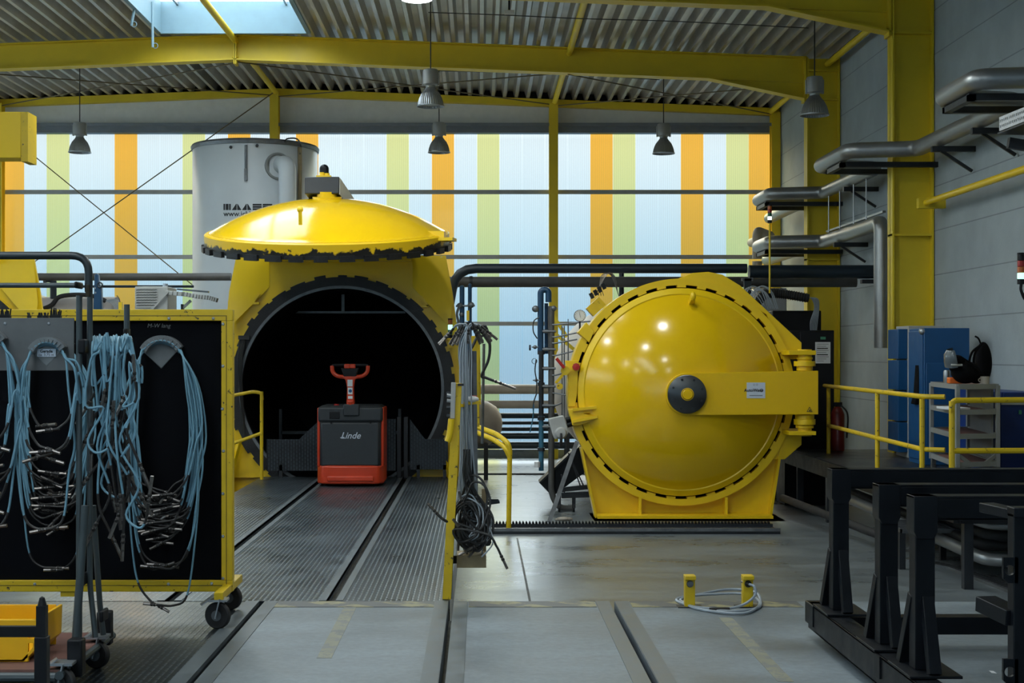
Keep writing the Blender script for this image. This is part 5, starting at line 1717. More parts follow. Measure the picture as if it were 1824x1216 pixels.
# feet and casters
def caster(px, pyb, Y, parent, r=0.075, lean=1):
    c = P(px, pyb, Y)
    c = Vector((c.x, Y, r))
    w_ = MB().lathe([(0.02, -0.018), (r - 0.006, -0.018), (r, -0.012), (r, 0.012), (r - 0.006, 0.018), (0.02, 0.018)], c, (0.3, 1, 0), 32).build('caster', 'rubber', parent)
    MB().lathe([(0.0, -0.022), (0.03, -0.022), (0.03, 0.022), (0, 0.022)], c, (0.3, 1, 0), 20).build('hub', 'steel', w_)
    mb = MB()
    for s_ in (-1, 1):
        d = Vector((s_ * 0.008, s_ * 0.027, 0))
        mb.bar(c + d + Vector((0, 0, -0.012)), c + d + Vector((0.025, 0.0, r + 0.022)), 0.006, 0.05, (0, 1, 0))
    mb.box((c.x - 0.045, Y - 0.035, r + 0.08), (c.x + 0.055, Y + 0.06, r + 0.092))
    mb.build('fork', 'galv', w_)
    MB().bar(c + Vector((-0.09, -0.03, r * 0.85)), c + Vector((-0.02, 0.0, r + 0.04)), 0.04, 0.006).build('brake_pedal', 'galv', w_)


for x_, in ((bx1 - 0.03,), (-4.7,)):
    MB().bar((x_, YBd - 0.30, 0.185), (x_, YBd + 0.36, 0.185), 0.05, 0.045).build('foot_bar', 'yellow_worn', t, bevel=0.003)
    MB().box((x_ - 0.025, YBd - 0.013, 0.18), (x_ + 0.025, YBd + 0.045, bz0 + 0.02)).build('foot_post', 'yellow_worn', t)
caster(388, 1117, YBd - 0.27, t)
caster(410, 1085, YBd + 0.32, t)
caster(-600, 1117, YBd - 0.27, t)
q = P(120, 1060, YBd)
MB().box((q.x - 0.04, YBd, bz0 - 0.03), (q.x + 0.04, YBd + 0.04, bz0 + 0.01)).build('frame_lug', 'yellow_worn', t)


def fan_hook(cx_, ytop, Y, s_, parent, w_=45, m='visor', card=None):
    """a fan shaped cable holder: sector plate with its point down and a ribbed arc on top"""
    sc = Y / FPX
    hgt = w_ * 1.36
    ap_ = (cx_, ytop + hgt)
    mb = MB()
    arc = [(cx_ + w_ * math.sin(R(a)) * 0.98, ytop + w_ * 0.95 - w_ * 0.95 * math.cos(R(a)) * 1.0) for a in range(-62, 63, 6)]
    inner = [(cx_ + (x - cx_) * 0.74, y + w_ * 0.24) for x, y in arc]
    mb.prism_px([ap_] + inner, Y, 0.02)
    o = mb.build('fan_hook', m, parent, bevel=0.004)
    mb = MB()
    for i in range(len(arc) - 1):
        a, b, c, d = arc[i], arc[i + 1], inner[i + 1], inner[i]
        mb.prism_px([a, b, c, d], Y - 0.05, 0.065)
    mb.build('hook_arc', m, o)
    mb = MB()
    for i in range(1, len(arc) - 1, 2):
        a = P(arc[i][0], arc[i][1] + w_ * 0.10, Y - 0.052)
        b = P(inner[i][0], inner[i][1], Y - 0.052)
        mb.bar(a, b, 0.006, 0.01, (0, 1, 0))
    mb.build('hook_rib', m, o)
    if card:
        q = P(cx_, ytop + w_ * 0.72, Y - 0.004)
        c_ = MB().box(q + Vector((-0.045, -0.004, -0.019)), q + Vector((0.045, 0.003, 0.019))).build('hook_card', 'sticker', o)
        text_mesh(card[0], 0.020, q + Vector((0, -0.0045, 0.007)), 'card_text', 'ink', o, bold=0.0006, depth=0.0004)
        text_mesh(card[1], 0.018, q + Vector((0, -0.0045, -0.010)), 'card_text', 'ink', o, depth=0.0004)


M['hook'] = mat('grey_translucent_plastic', (0.15, 0.16, 0.165), 0.3, var=0.15)
fan_hook(287, 597, YBd + 0.006, 1, t, 44, 'hook')
fan_hook(92, 592, YBd + 0.006, 1, t, 44, 'hook')

# ================================================================== CABLES
cable_rng = random.Random(11)


def plug(tip, d, parent, s_=1.0, r=0.0085):
    d = d.normalized()
    o = MB().tube([tip, tip + d * 0.12 * s_], r, 8).build('plug', 'plug', parent)
    mb = MB().tube([tip - d * 0.055 * s_, tip], r * 0.8, 8)
    for k in (0.004, 0.03):
        mb.lathe([(r, 0), (r * 1.3, 0.003), (r * 1.3, 0.012), (r, 0.015)], tip + d * k * s_, d, 8)
    mb.build('strain_relief', 'sleeve', o)


def cable(pts, label, group, m='cable', r=0.0058, plugs=(True, True), s_=1.0, tails=0):
    pp = smooth_path(pts, 5)
    t = thing('cable', label, 'cable', pp[0], group)
    MB().tube(pp, r, 7).build('jacket', m, t)
    if tails:
        for q in (pp[:tails + 1], pp[-tails - 1:]):
            MB().tube(q, r + 0.0008, 7).build('dark_tail', 'sleeve', t)
    if plugs[0]:
        plug(pp[0], pp[0] - pp[1], t, s_)
    if plugs[1]:
        plug(pp[-1], pp[-1] - pp[-2], t, s_)
    return t


def fan_cable(cx_, ytop, w_, Y, yb, label, group, spread=14, low=(20, 20), tight=False):
    u = cable_rng.uniform
    f = u(-1, 1)
    yj = Y - 0.075 - u(0.0, 0.05)
    L = (yb - ytop)
    wl, wr = w_ * (1.12 + 0.22 * f) + u(-4, 4), w_ * (1.25 - 0.25 * f) + u(-4, 4)
    e1, e2 = cx_ - u(2, 30), cx_ + u(2, 30)
    dl, dr = u(4, 30), u(4, 30)
    pts = [P(cx_ + u(-12, 18), yb + u(-6, 6), yj - 0.02), P(cx_ - wl * 0.40, yb + u(-4, 6) - dl * 0.3, yj - 0.015), P(cx_ - wl * 0.80, yb - dl - 12, yj - 0.01), P(cx_ - wl * 1.0, yb - u(80, 110), yj), P(cx_ - wl * 1.06 - u(0, 6), ytop + L * 0.55, yj),
           P(cx_ - wl * 1.02, ytop + L * 0.30, yj), P(cx_ - w_ * 0.86, ytop + 36, yj + 0.02)]
    for a in (-50, -25, 0, 25, 50):
        pts.append(P(cx_ + w_ * 0.92 * math.sin(R(a)), ytop + 10 + w_ - w_ * math.cos(R(a)) + 3 * f, Y - 0.03 + 0.02 * f))
    pts += [P(cx_ + w_ * 0.90, ytop + 36, yj + 0.02), P(cx_ + wr * 1.06, ytop + L * 0.28, yj), P(cx_ + wr * 1.14 + u(0, 8), ytop + L * 0.55, yj), P(cx_ + wr * 1.08, yb - u(80, 110), yj - 0.01),
            P(cx_ + wr * 0.84, yb - dr - 12, yj - 0.02), P(cx_ + wr * 0.42, yb + u(-4, 6) - dr * 0.3, yj - 0.025), P(cx_ + u(-18, 12), yb + u(-6, 6), yj - 0.03)]
    return cable(pts, label, group, s_=0.62, tails=10)


for k in range(19):
    yb = (872, 890, 905, 915, 925, 932, 940, 948, 955, 880, 898, 910, 921, 937, 944, 962, 1002, 1014, 1078)[k]
    fan_cable(287, 598, 43, YBd, yb, 'blue grey plug cable in the long hank on the fan hook under the chalk writing', 'cables on the fan hook of the hose board')
for k in range(15):
    yb = (842, 855, 868, 880, 890, 897, 905, 912, 860, 873, 886, 900, 918, 935, 1010)[k]
    fan_cable(92, 593, 43, YBd, yb, 'blue grey cable in the hank hanging from the board behind the steel sheet', 'cables on the board behind the steel sheet')

# ================================================================== TUBE CART
YK = 6.85
kz = 0.13
t = thing('tube_cart', 'cart of dark steel tubes with a red brown base board and wheels', 'cart', (-2.5, YK, 0))
tube = lambda pts, r, name, m='pipe_tube', rad=0.12: MB().tube(rounded(pts, rad, 6), r, 14).build(name, m, t)
M['pipe_tube'] = mat('grey_green_tube_coating', (0.045, 0.060, 0.066), 0.42, var=0.12)
M['pipe_tube_dark'] = mat('dark_tube_coating', (0.020, 0.027, 0.031), 0.4, var=0.12)
x1 = P(158, 0, YK).x
tube([P(-200, 455, YK), P(158, 455, YK), P(158, 520, YK)], 0.019, 'top_tube', 'pipe_tube_dark', 0.085)
tube([P(-200, 508, YK), P(135, 508, YK)], 0.0125, 'rail_tube')
tube([P(160, 515, YK), P(160, 1040, YK - 0.02), P(170, 1135, YK - 0.05)], 0.0135, 'post_tube', rad=0.05)
tube([P(141, 526, YK - 0.06), P(141, 1145, YK - 0.06)], 0.0145, 'post_tube')
tube([P(152, 900, YK - 0.12), P(136, 1120, YK - 0.14), P(134, 1165, YK - 0.14)], 0.019, 'leaning_tube')
tube([P(166, 900, YK + 0.10), P(178, 1080, YK + 0.14), P(184, 1130, YK + 0.15)], 0.014, 'post_tube')
for x, y, w_, h_ in ((158, 518, 12, 20), (140, 508, 18, 10), (150, 617, 24, 26)):
    a, b = P(x - w_ / 2, y + h_ / 2, YK - 0.09), P(x + w_ / 2, y - h_ / 2, YK + 0.02)
    MB().box(a, b).build('clamp', 'black', t, bevel=0.008)
for x, y in ((151, 1030), (185, 1095)):
    a, b = P(x - 9, y + 14, YK - 0.09), P(x + 9, y - 14, YK + 0.02)
    MB().box(a, b).build('clamp', 'black', t, bevel=0.008)
# peg post for the loose bundle
tube([P(226, 542, YK + 0.1), P(226, 606, YK + 0.1)], 0.014, 'peg_post')
MB().box(P(219, 614, YK + 0.06), P(233, 585, YK + 0.14)).build('clamp', 'black', t, bevel=0.006)
tube([P(160, 606, YK + 0.05), P(236, 606, YK + 0.08)], 0.012, 'peg_bar', 'pipe_tube_dark')
# base
bx = P(188, 0, 7.15).x
MB().box((-3.6, 6.40, kz - 0.02), (bx, 7.25, kz)).build('base_board', 'red_board', t)
mb = MB().tube([(-3.6, 6.38, kz - 0.03), (bx - 0.02, 6.38, kz - 0.03)], 0.022, 10)
mb.build('base_rail', 'pipe_tube', t)
MB().tube([(-3.6, 7.26, kz - 0.03), (bx - 0.02, 7.26, kz - 0.03)], 0.022, 10).build('base_rail', 'pipe_tube', t)
MB().tube([(bx, 6.36, kz - 0.02), (bx, 7.28, kz - 0.02)], 0.02, 10).build('base_rail', 'pipe_tube', t)
for x, y, Y in ((136, 1170, 6.5), (187, 1085, 7.2)):
    c = P(x, y, Y)
    MB().box((c.x - 0.035, Y - 0.035, kz - 0.05), (c.x + 0.035, Y + 0.035, kz + 0.12)).build('corner_joint', 'black', t, bevel=0.008)
for x, Y in ((172, 7.02), (110, 6.42), (-250, 7.0)):
    caster(x, 1200, Y, t, 0.068)
# steel sheet with hooks, hung on the cart
YSh = YK + 0.015
sx1 = P(132, 0, YSh).x
MB().box((sx1 - 1.1, YSh, P(0, 660, YSh).z), (sx1, YSh + 0.006, P(0, 566, YSh).z)).build('steel_sheet', 'steel_sheet', t) if False else None
M['steel_sheet'] = mat('dull_grey_sheet', (0.115, 0.12, 0.122), 0.55, 0.3, 0.12, 12)
sh = thing('hook_sheet', 'dull grey steel sheet with fan hooks hung on the tube cart', 'sheet', (sx1 - 0.4, YSh, P(0, 660, YSh).z))
MB().box((sx1 - 1.1, YSh, P(0, 660, YSh).z), (sx1, YSh + 0.006, P(0, 566, YSh).z)).build('plate', 'steel_sheet', sh, bevel=0.002)
for x in (9, 87):
    MB().lathe([(0, 0.004), (0.006, 0.003), (0.008, 0)], P(x, 576, YSh), (0, -1, 0), 10).build('rivet', 'galv', sh)
fan_hook(83, 600, YSh - 0.001, 1, sh, 39, 'hook', ('Gerade', 'ca. 3,75 m'))
fan_hook(-24, 585, YSh - 0.001, 1, sh, 39, 'hook')
for k, (x, wpx, n) in enumerate(((9, 20, 9), (52, 5, 2), (72, 9, 4), (82, 8, 3), (99, 20, 9))):
    b_ = P(x, 566, YSh + 0.02)
    sc = YSh / FPX
    t2 = thing('brush', ('wide black bristle brush at the edge of the steel sheet top', 'tiny black peg brush standing alone on the steel sheet', 'low black brush block in the middle of the sheet top', 'small low black brush beside the low block', 'wide black bristle brush close to the tube posts')[k], 'brush', b_)
    MB().box(b_ + Vector((-wpx * sc / 2, -0.012, 0)), b_ + Vector((wpx * sc / 2, 0.012, 0.012))).build('back', 'black', t2)
    mb = MB()
    for j in range(n):
        xx = b_.x + (j - (n - 1) / 2) * wpx * sc / n
        hh = (0.02 + 0.02 * cable_rng.random()) if n > 5 else 0.016
        mb.bar((xx, b_.y, b_.z + 0.01), (xx + cable_rng.uniform(-0.006, 0.006), b_.y, b_.z + 0.01 + hh), 0.005, 0.006, (0, 1, 0))
    mb.build('bristles', 'black', t2)
for k in range(4):
    fan_cable(83, 602, 38, YSh, (760, 800, 812, 940)[k], 'blue grey cable in the sparse loops on the carded fan hook of the steel sheet', 'cables on the carded hook of the steel sheet')
for k in range(7):
    fan_cable(-24, 587, 38, YSh, (790, 820, 850, 870, 830, 900, 940)[k], 'blue grey cable on the hook cut by the edge of the view', 'cables on the hook at the edge of the view')
# loose bundle over the peg bar
for k in range(14):
    u = cable_rng.uniform
    x = 168 + 64 * k / 13
    yj = YK - 0.02 - u(0, 0.10)
    yb1, yb2 = u(650, 930), u(740, 950)
    if k in (3, 9):
        yb1, yb2 = 950, 700
    xa, xb_ = x + u(-14, 6), x + u(-6, 14)
    m1, m2 = (yb1 + 600) / 2, (yb2 + 600) / 2
    pts = [P(xa + u(-8, 26), yb1, yj), P(xa + u(-10, 30), yb1 - 55, yj - 0.01), P(xa + u(-22, 26), m1 + 30, yj - u(0, 0.04)), P(xa + u(-14, 14), m1 - 50, yj), P(x - 4, 625, yj), P(x, 600 - u(0, 5), YK + 0.05), P(x + 4, 625, yj - 0.01),
           P(xb_ + u(-16, 16), m2 - 50, yj - 0.02), P(xb_ + u(-26, 26), m2 + 30, yj - u(0, 0.05)), P(xb_ + u(-20, 24), yb2 - 55, yj - 0.02), P(xb_ + u(-24, 18), yb2, yj - 0.01)]
    if k % 4 == 1:
        pts += [P(xb_ + u(-14, 14), yb2 + 24, yj - 0.02), P(xb_ + u(8, 26), yb2 + 12, yj - 0.02), P(xb_ + u(16, 34), yb2 - 20, yj - 0.03)]
    cable(pts, 'blue grey cable with a heavy plug in the tangled bundle over the peg bar', 'cables tangled over the peg bar of the cart', r=0.0060, s_=1.1, tails=6)

# bright yellow crate, black stacking frame with a pointed post
t = thing('plastic_crate', 'bright yellow plastic crate standing on the base board of the cart', 'crate', (-2.6, 6.7, kz))
a, b = P(0, 1172, 6.55), P(66, 1103, 6.55)
xl = a.x - 0.35
prof = [(xl, kz + 0.002), (b.x - 0.06, kz + 0.002), (b.x - 0.005, kz + 0.06), (b.x, b.z), (b.x - 0.015, b.z), (b.x - 0.02, kz + 0.07), (b.x - 0.07, kz + 0.015), (xl, kz + 0.015)]
MB().prism(prof, 6.55, 6.95).box((xl, 6.55, kz + 0.002), (b.x - 0.04, 6.565, b.z - 0.02)).box((xl, 6.94, kz + 0.002), (b.x - 0.03, 6.95, b.z)).build('bin', 'yellow_bright', t, bevel=0.003)
MB().box((xl, 6.545, b.z - 0.03), (b.x, 6.57, b.z)).build('rim', 'yellow_bright', t, bevel=0.003)
MB().box((b.x - 0.04, 6.54, kz + 0.09), (b.x + 0.005, 6.60, kz + 0.11)).build('grip', 'yellow_bright', t)
Ys = 5.5
t = thing('stacking_frame', 'black stacking frame with a pointed post before the tube cart', 'frame', (P(76, 0, Ys).x, Ys, 0))
c = P(75, 1133, Ys)
MB().box((c.x - 0.024, Ys - 0.024, 0.0), (c.x + 0.024, Ys + 0.024, c.z)).build('post', 'black', t, bevel=0.003)
c2 = P(75, 1078, Ys)
MB().box((c.x - 0.018, Ys - 0.018, c.z), (c.x + 0.018, Ys + 0.018, c2.z)).lathe([(0.018, 0), (0.010, 0.03), (0, 0.036)], (c.x, Ys, c2.z), (0, 0, 1), 12).build('spigot', 'black', t)
a = P(66, 1124, Ys)
MB().box((-3.2, Ys - 0.015, a.z - 0.02), (c.x, Ys + 0.015, a.z + 0.02)).build('arm', 'black', t)
MB().box((-3.2, Ys - 0.02, 0.0), (c.x, Ys + 0.02, 0.04)).build('base_bar', 'black', t)

# ================================================================== OVER THE BOARD: THINGS ON THE AUTOCLAVES BEHIND
t = thing('cooling_unit', 'light grey ventilated box standing behind the top of the hose board', 'cooling unit', P(275, 560, 17.0))
a, b = P(240, 556, 17.0), P(299, 510, 17.0)
MB().box((a.x, 17.0, a.z - 0.1), (b.x, 17.5, b.z)).build('housing', 'grey_light', t, bevel=0.01)
vb = MB().box(P(241, 548, 16.992), P(281, 513, 16.999)).build('vent_panel', 'grey_light', t)
mb = MB()
for r_ in range(7):
    for k in range(7):
        q = P(243 + 5.2 * k, 516 + 4.6 * r_, 16.992)
        mb.bar(q, q + Vector((0.034, 0, 0.006)), 0.004, 0.018, (0, 1, 0))
mb.build('vent_slats', 'steel_dark', vb)
MB().bar(P(270, 552, 16.97), P(301, 518, 16.97), 0.02, 0.02).build('stay_bar', 'grey_light', t)
MB().box((a.x + 0.05, 17.1, 1.0), (a.x + 0.1, 17.15, a.z - 0.1)).box((b.x - 0.1, 17.1, 1.0), (b.x - 0.05, 17.15, a.z - 0.1)).build('stand', 'grey', t) if False else None
MB().box((a.x + 0.05, 17.1, LOW), (a.x + 0.12, 17.4, a.z - 0.1)).build('stand', 'grey', t)
MB().tube([P(294, 512, 17.2), P(295, 505, 17.2)], 0.03, 10).build('outlet', 'galv', t)
t = thing('drag_chain', 'pale plastic drag chain reaching from the grey box towards the white tank', 'drag chain', P(340, 530, 16.9))
pp = [P(297, 521, 17.05), P(330, 524, 16.9), P(352, 528, 16.9), P(372, 530, 16.9), P(388, 535, 16.9)]
mb = MB()
for a, b in zip(pp, pp[1:]):
    for s_ in range(4):
        q0, q1 = a.lerp(b, s_ / 4), a.lerp(b, (s_ + 0.8) / 4)
        mb.bar(q0, q1, 0.10, 0.05)
mb.build('link', 'grey_light', t, bevel=0.004)
MB().bar(P(316, 515, 16.95), P(372, 520, 16.95), 0.05, 0.02).build('upper_rail', 'visor', t)
MB().bar(P(325, 549, 16.95), P(340, 535, 16.95), 0.03, 0.03).build('stay', 'grey', t)
MB().box(P(322, 556, 16.9), P(328, 542, 17.0)).build('stay_foot', 'black', t)
t = thing('lifting_hook', 'dark blue hook block behind the corner of the tube cart', 'hook', P(172, 550, 17.2))
MB().prism_px([(166, 552), (168, 490), (172, 486), (175, 490), (176, 505), (180, 512), (181, 552)], 17.2, 0.08).build('block', 'pipe_blue', t, bevel=0.01)
q = P(178, 509, 17.2)
MB().tube([q + Vector((0.03 * math.cos(g), 0, 0.03 * math.sin(g) + 0.01)) for g in [2 * PI * k / 14 for k in range(14)]], 0.010, 6, closed=True).build('ring', 'pipe_dark', t)
for x, y in ((169, 513), (170, 521)):
    MB().cyl(P(x, y, 17.2), P(x, y, 17.19), 0.012, 10).build('bolt', 'galv', t)
a_, b_ = P(164, 600, 17.2), P(184, 552, 17.3)
MB().box((a_.x, 17.2, LOW), (b_.x, 17.3, b_.z)).build('mount', 'pipe_blue', t)
t = thing('sleeved_hose', 'black sleeved hose arching over the vessel behind the board', 'hose', P(120, 540, 19.9))
MB().tube(smooth_path([P(72, 552, 19.9), P(92, 543, 19.9), P(105, 529, 19.9), P(130, 525, 19.9), P(160, 526, 19.9), P(178, 531, 19.9), P(188, 536, 19.9)]), 0.032, 10).build('sleeve', 'rubber', t)
mb = MB()
for k in range(7):
    mb.tube(smooth_path([P(186, 535, 19.9), P(196 + k * 1.5, 539 - k, 19.9), P(203 + k * 2, 546 - k, 19.9), P(206 + 2.5 * k, 556, 19.9)]), 0.006, 6)
mb.build('wire', 'cable_grey', t)
t = thing('relief_valve', 'dark valve with a side spout standing behind the cart rail', 'valve', P(95, 530, 20.1))
MB().cyl(P(95, 545, 20.1), P(95, 500, 20.1), 0.046, 14).build('stem', 'pipe_dark', t)
MB().cyl(P(97, 499, 20.1), P(78, 498, 20.1), 0.035, 14).build('spout', 'pipe_dark', t)
MB().lathe([(0.03, -0.02), (0.052, -0.02), (0.052, 0.01), (0.03, 0.01)], P(80, 498, 20.1), (-1, 0, 0.1), 16).build('flange', 'steel', t)
t = thing('yellow_cap', 'small yellow cap with a thin wire peeping over the board', 'cap', P(216, 555, 17.0))
a_, b_ = P(211, 600, 17.0), P(219, 538, 17.06)
MB().box((a_.x, 17.0, LOW), (b_.x, 17.06, b_.z)).build('body', 'yellow', t)
MB().tube(smooth_path([P(214, 538, 17.0), P(212, 531, 17.0), P(208, 526, 17.0)]), 0.005, 5).build('wire', 'cable_dark', t)
# yellow crane box at the edge of the view
Yx = 12.0
t = thing('crane_box', 'yellow steel box with scraped paint hanging at the edge of the view', 'box', P(20, 283, Yx))
a, b = P(0, 281, Yx), P(37, 199, Yx)
MB().box((a.x - 0.5, Yx, a.z), (b.x, Yx + 0.24, b.z)).build('housing', 'yellow', t, bevel=0.004)
MB().box((b.x, Yx + 0.004, a.z - 0.03), (b.x + 0.004 + 0.055, Yx + 0.24, b.z)).build('side_cover', 'yellow_scraped' if False else 'yellow_worn', t)
MB().box((a.x - 0.5, Yx + 0.05, b.z), (a.x - 0.3, Yx + 0.2, 5.9)).build('hanger', 'yellow_steel', t)

# ================================================================== CABLE RACK BETWEEN THE AUTOCLAVES
Yk = 9.0
t = thing('cable_stand', 'leaning yellow post of a cable stand with scuffed paint', 'stand', (P(797, 0, Yk).x, Yk, 0))
pb, pt_ = P(796, 1066, Yk), P(815, 682, Yk)
MB().bar(pb, pt_, 0.055, 0.06, (0, 1, 0)).build('post', 'yellow_worn', t, bevel=0.003)
a, b = P(802, 1066, Yk - 0.01), P(809, 818, Yk - 0.01)
MB().bar(a, b, 0.025, 0.03, (0, 1, 0)).build('edge_bar', 'steel', t)
MB().bar(P(806, 745, Yk - 0.035), P(808, 681, Yk - 0.035), 0.03, 0.035, (0, 1, 0)).build('socket_strip', 'grey_light', t, bevel=0.003)
c = P(821, 685, Yk - 0.032)
MB().box(c + Vector((-0.02, -0.003, -0.007)), c + Vector((0.018, 0.002, 0.007))).build('socket_label', 'ink', t)
MB().tube(rounded([P(804, 746, Yk - 0.06), P(801, 775, Yk - 0.06), P(797, 786, Yk - 0.06)], 0.03), 0.020, 12).build('grip', 'yellow', t)
for y in (705, 714):
    MB().tube([P(806, y, Yk - 0.04), P(796, y - 1, Yk - 0.04)], 0.011, 8).build('cam_lever', 'galv', t)
# hanging side: carrier bars and plank
MB().bar(P(846, 598, Yk + 0.7), P(848, 760, Yk + 0.7), 0.05, 0.04, (0, 1, 0)).build('side_post', 'yellow_worn', t, bevel=0.003)
MB().bar(P(851, 600, Yk + 0.9), P(853, 720, Yk + 0.9), 0.03, 0.04, (0, 1, 0)).build('side_post', 'yellow_worn', t)
MB().tube([P(862, 612, Yk + 0.8), P(859, 790, Yk + 0.8)], 0.010, 8).build('thin_rod', 'steel', t)
MB().box(P(856, 733, Yk + 0.75), P(866, 712, Yk + 0.85)).build('rod_clamp', 'black', t) if False else None
MB().bar(P(838, 625, Yk + 0.3), P(840, 930, Yk + 0.3), 0.030, 0.05, (0, 1, 0)).build('black_pole', 'black', t)
MB().bar(P(845, 625, Yk + 0.45), P(848, 965, Yk + 0.45), 0.03, 0.03, (0, 1, 0)).build('pole_channel', 'steel', t)
a, b = P(814, 1006, Yk + 0.2), P(866, 984, Yk + 0.2)
MB().box((a.x, a.y - 0.12, a.z), (b.x, b.y + 0.10, b.z)).build('plank', 'wood', t)
a, b = P(858, 985, Yk + 0.3), P(866, 870, Yk + 0.34)
MB().box(a, b).build('back_board', 'wood', t)
MB().bar(P(826, 718, Yk + 0.25), P(856, 716, Yk + 0.25), 0.10, 0.02).build('shelf', 'yellow_worn', t)
MB().bar(P(822, 722, Yk + 0.1), P(835, 722, Yk + 0.4), 0.02, 0.02).build('shelf_stay', 'yellow_worn', t)
MB().bar(P(800, 996, Yk + 0.1), P(822, 996, Yk + 0.2), 0.03, 0.05).build('lower_arm', 'steel_dark', t)
MB().bar(P(868, 896, Yk + 0.5), P(890, 893, Yk + 0.5), 0.04, 0.02).build('side_arm', 'steel_dark', t)
MB().bar(P(840, 890, Yk + 0.5), P(888, 890, Yk + 0.5), 0.03, 0.012).build('side_arm', 'steel_dark', t)
o = MB().ball(P(841, 711, Yk + 0.22), 0.045, 16, 10, (1.0, 0.8, 0.5)).build('cloth_rag', 'white')
tag(o, 'small white rag on the yellow shelf of the cable stand', 'rag')
o = MB().bar(P(828, 707, Yk + 0.27), P(850, 708, Yk + 0.27), 0.05, 0.025).build('glove_box', 'red_plain')
tag(o, 'flat red packet on the yellow shelf of the cable stand', 'packet')
cable_rng.seed(21)
u = cable_rng.uniform
for k in range(20):
    x = 820 + 20 * k / 19
    yj = Yk + 0.12 + u(0, 0.22)
    sx = u(-24, 30)
    if k % 7 == 0:
        sx = -38
    yb = u(900, 985)
    pts = [P(838 + sx, 586 + abs(sx) * 0.25 + u(-5, 2), yj), P(836 + sx * 0.55, 578 + u(-2, 3), yj), P(833 + u(-3, 3), 584, yj), P(x + u(-4, 2), 620, yj), P(x + u(-4, 2), 700, yj), P(x + u(-5, 5), 800, yj), P(x + u(-8, 12), 880, yj), P(840 + u(-24, 26), yb, yj)]
    if k % 2:
        cxx, cyy = 842 + u(-12, 14), u(905, 965)
        for a in range(0, 400, 50):
            pts.append(P(cxx + u(20, 27) * math.cos(R(a + 90)), cyy + u(22, 40) * math.sin(R(a + 90)), yj - 0.0006 * a + u(-0.02, 0.02)))
    cable(pts, 'grey cable in the thick hank hanging beside the leaning yellow post', 'cables on the cable stand', 'cable_grey', r=0.0048, plugs=(True, k % 3 == 0), s_=0.8)
for k in range(12):
    yj = Yk + 0.05 + u(0, 0.22)
    cxx, cyy = 842 + u(-14, 12), u(890, 950)
    pts = [P(830 + u(-6, 12), 800, yj), P(832 + u(-8, 12), 850, yj)]
    for a in range(-60, 480, 45):
        pts.append(P(cxx + u(18, 28) * math.cos(R(a + 90)), cyy + u(30, 46) * math.sin(R(a + 90)), yj - 0.0004 * a))
    if k < 2:
        pts += [P(868, 952, yj - 0.2), P(884, 972, yj - 0.2), P(892, 988, yj - 0.2)]
    cable(pts, 'dark cable coiled in the heap at the foot of the cable stand', 'dark cables at the foot of the cable stand', 'cable_dark', r=0.0075, plugs=(False, k < 4), s_=0.8)
pts = [P(840, 620, Yk + .55), P(862, 580, Yk + .6), P(872, 610, Yk + .6), P(870, 640, Yk + .6), P(858, 668, Yk + .6), P(864, 672, Yk + .6), P(880, 678, Yk + .6)]
cable(pts, 'loose dark cable looping out past the yellow side post', None, 'cable_dark', 0.010, (False, True), 1.3)
# things lying at the foot on the deck
cable([P(803, 929, 9.0), P(795, 928, 8.97), P(786, 922, 8.95), P(780, 916, 8.95)], 'short dark cable end sticking out over the steel deck', None, 'cable_dark', 0.009, (False, True), 0.8)

# yellow tubular handrail beyond the stand
Yy = 14.35
railing('bent yellow handrail of two tubes before the low gable pipes', [(P(908, 800, Yy), Vector((P(906, 0, Yy).x, Yy, LOW)))],
        [[P(845, 758, Yy + 0.5), P(885, 773, Yy + .2), P(904, 788, Yy), P(908, 800, Yy), P(908, 812, Yy)], [P(845, 768, Yy + 0.5), P(880, 783, Yy + .2), P(900, 797, Yy), P(907, 812, Yy)]], r=0.026, m='yellow_worn', base=(P(906, 0, Yy).x, Yy, LOW))

# ================================================================== PIPE MANIFOLD BESIDE THE CLOSED AUTOCLAVE
Ym = 16.4
s_m = Ym / FPX
t = thing('pipe_manifold', 'upright manifold of dark and blue pipes beside the closed autoclave', 'manifold', (P(975, 0, Ym).x, Ym, LOW))
def mtube(pts, rpx, m, name, Yd=0.0, rad=0.08):
    return MB().tube(rounded([P(x, y, Ym + Yd) for x, y in pts], rad), rpx * s_m, 12).build(name, m, t)


mtube([(963, 628), (963, 516), (977, 516), (977, 538)], 5.5, 'pipe_blue', 'return_bend', 0, 0.05)
mtube([(973, 540), (973, 630)], 3.5, 'pipe_blue', 'blue_pipe', 0.1)
mtube([(964, 628), (964, 742)], 4.5, 'pipe_grey_dark', 'riser') if 'pipe_grey_dark' in M else mtube([(964, 628), (964, 742)], 4.5, 'steel_dark', 'riser')
mtube([(964, 740), (964, 838)], 4.5, 'pipe_lightblue', 'drain_pipe')
mtube([(982, 545), (982, 880), (996, 905), (1020, 905)], 5.5, 'pipe_grey', 'collector', 0, 0.1)
for y in (628, 684, 745, 800):
    MB().cyl(P(964, y, Ym) - Vector((0, 0, 0.02)), P(964, y, Ym) + Vector((0, 0, 0.02)), 6.5 * s_m, 16).build('flange', 'steel_dark', t)
for y in (590, 622, 656, 688, 722, 760):
    MB().tube([P(966, y, Ym - 0.03), P(990, y, Ym - 0.03)], 2.2 * s_m, 10).build('branch', 'steel', t)
    MB().tube([P(968, y, Ym - 0.03), P(976, y, Ym - 0.03)], 3.5 * s_m, 10).build('coupling', 'steel', t)
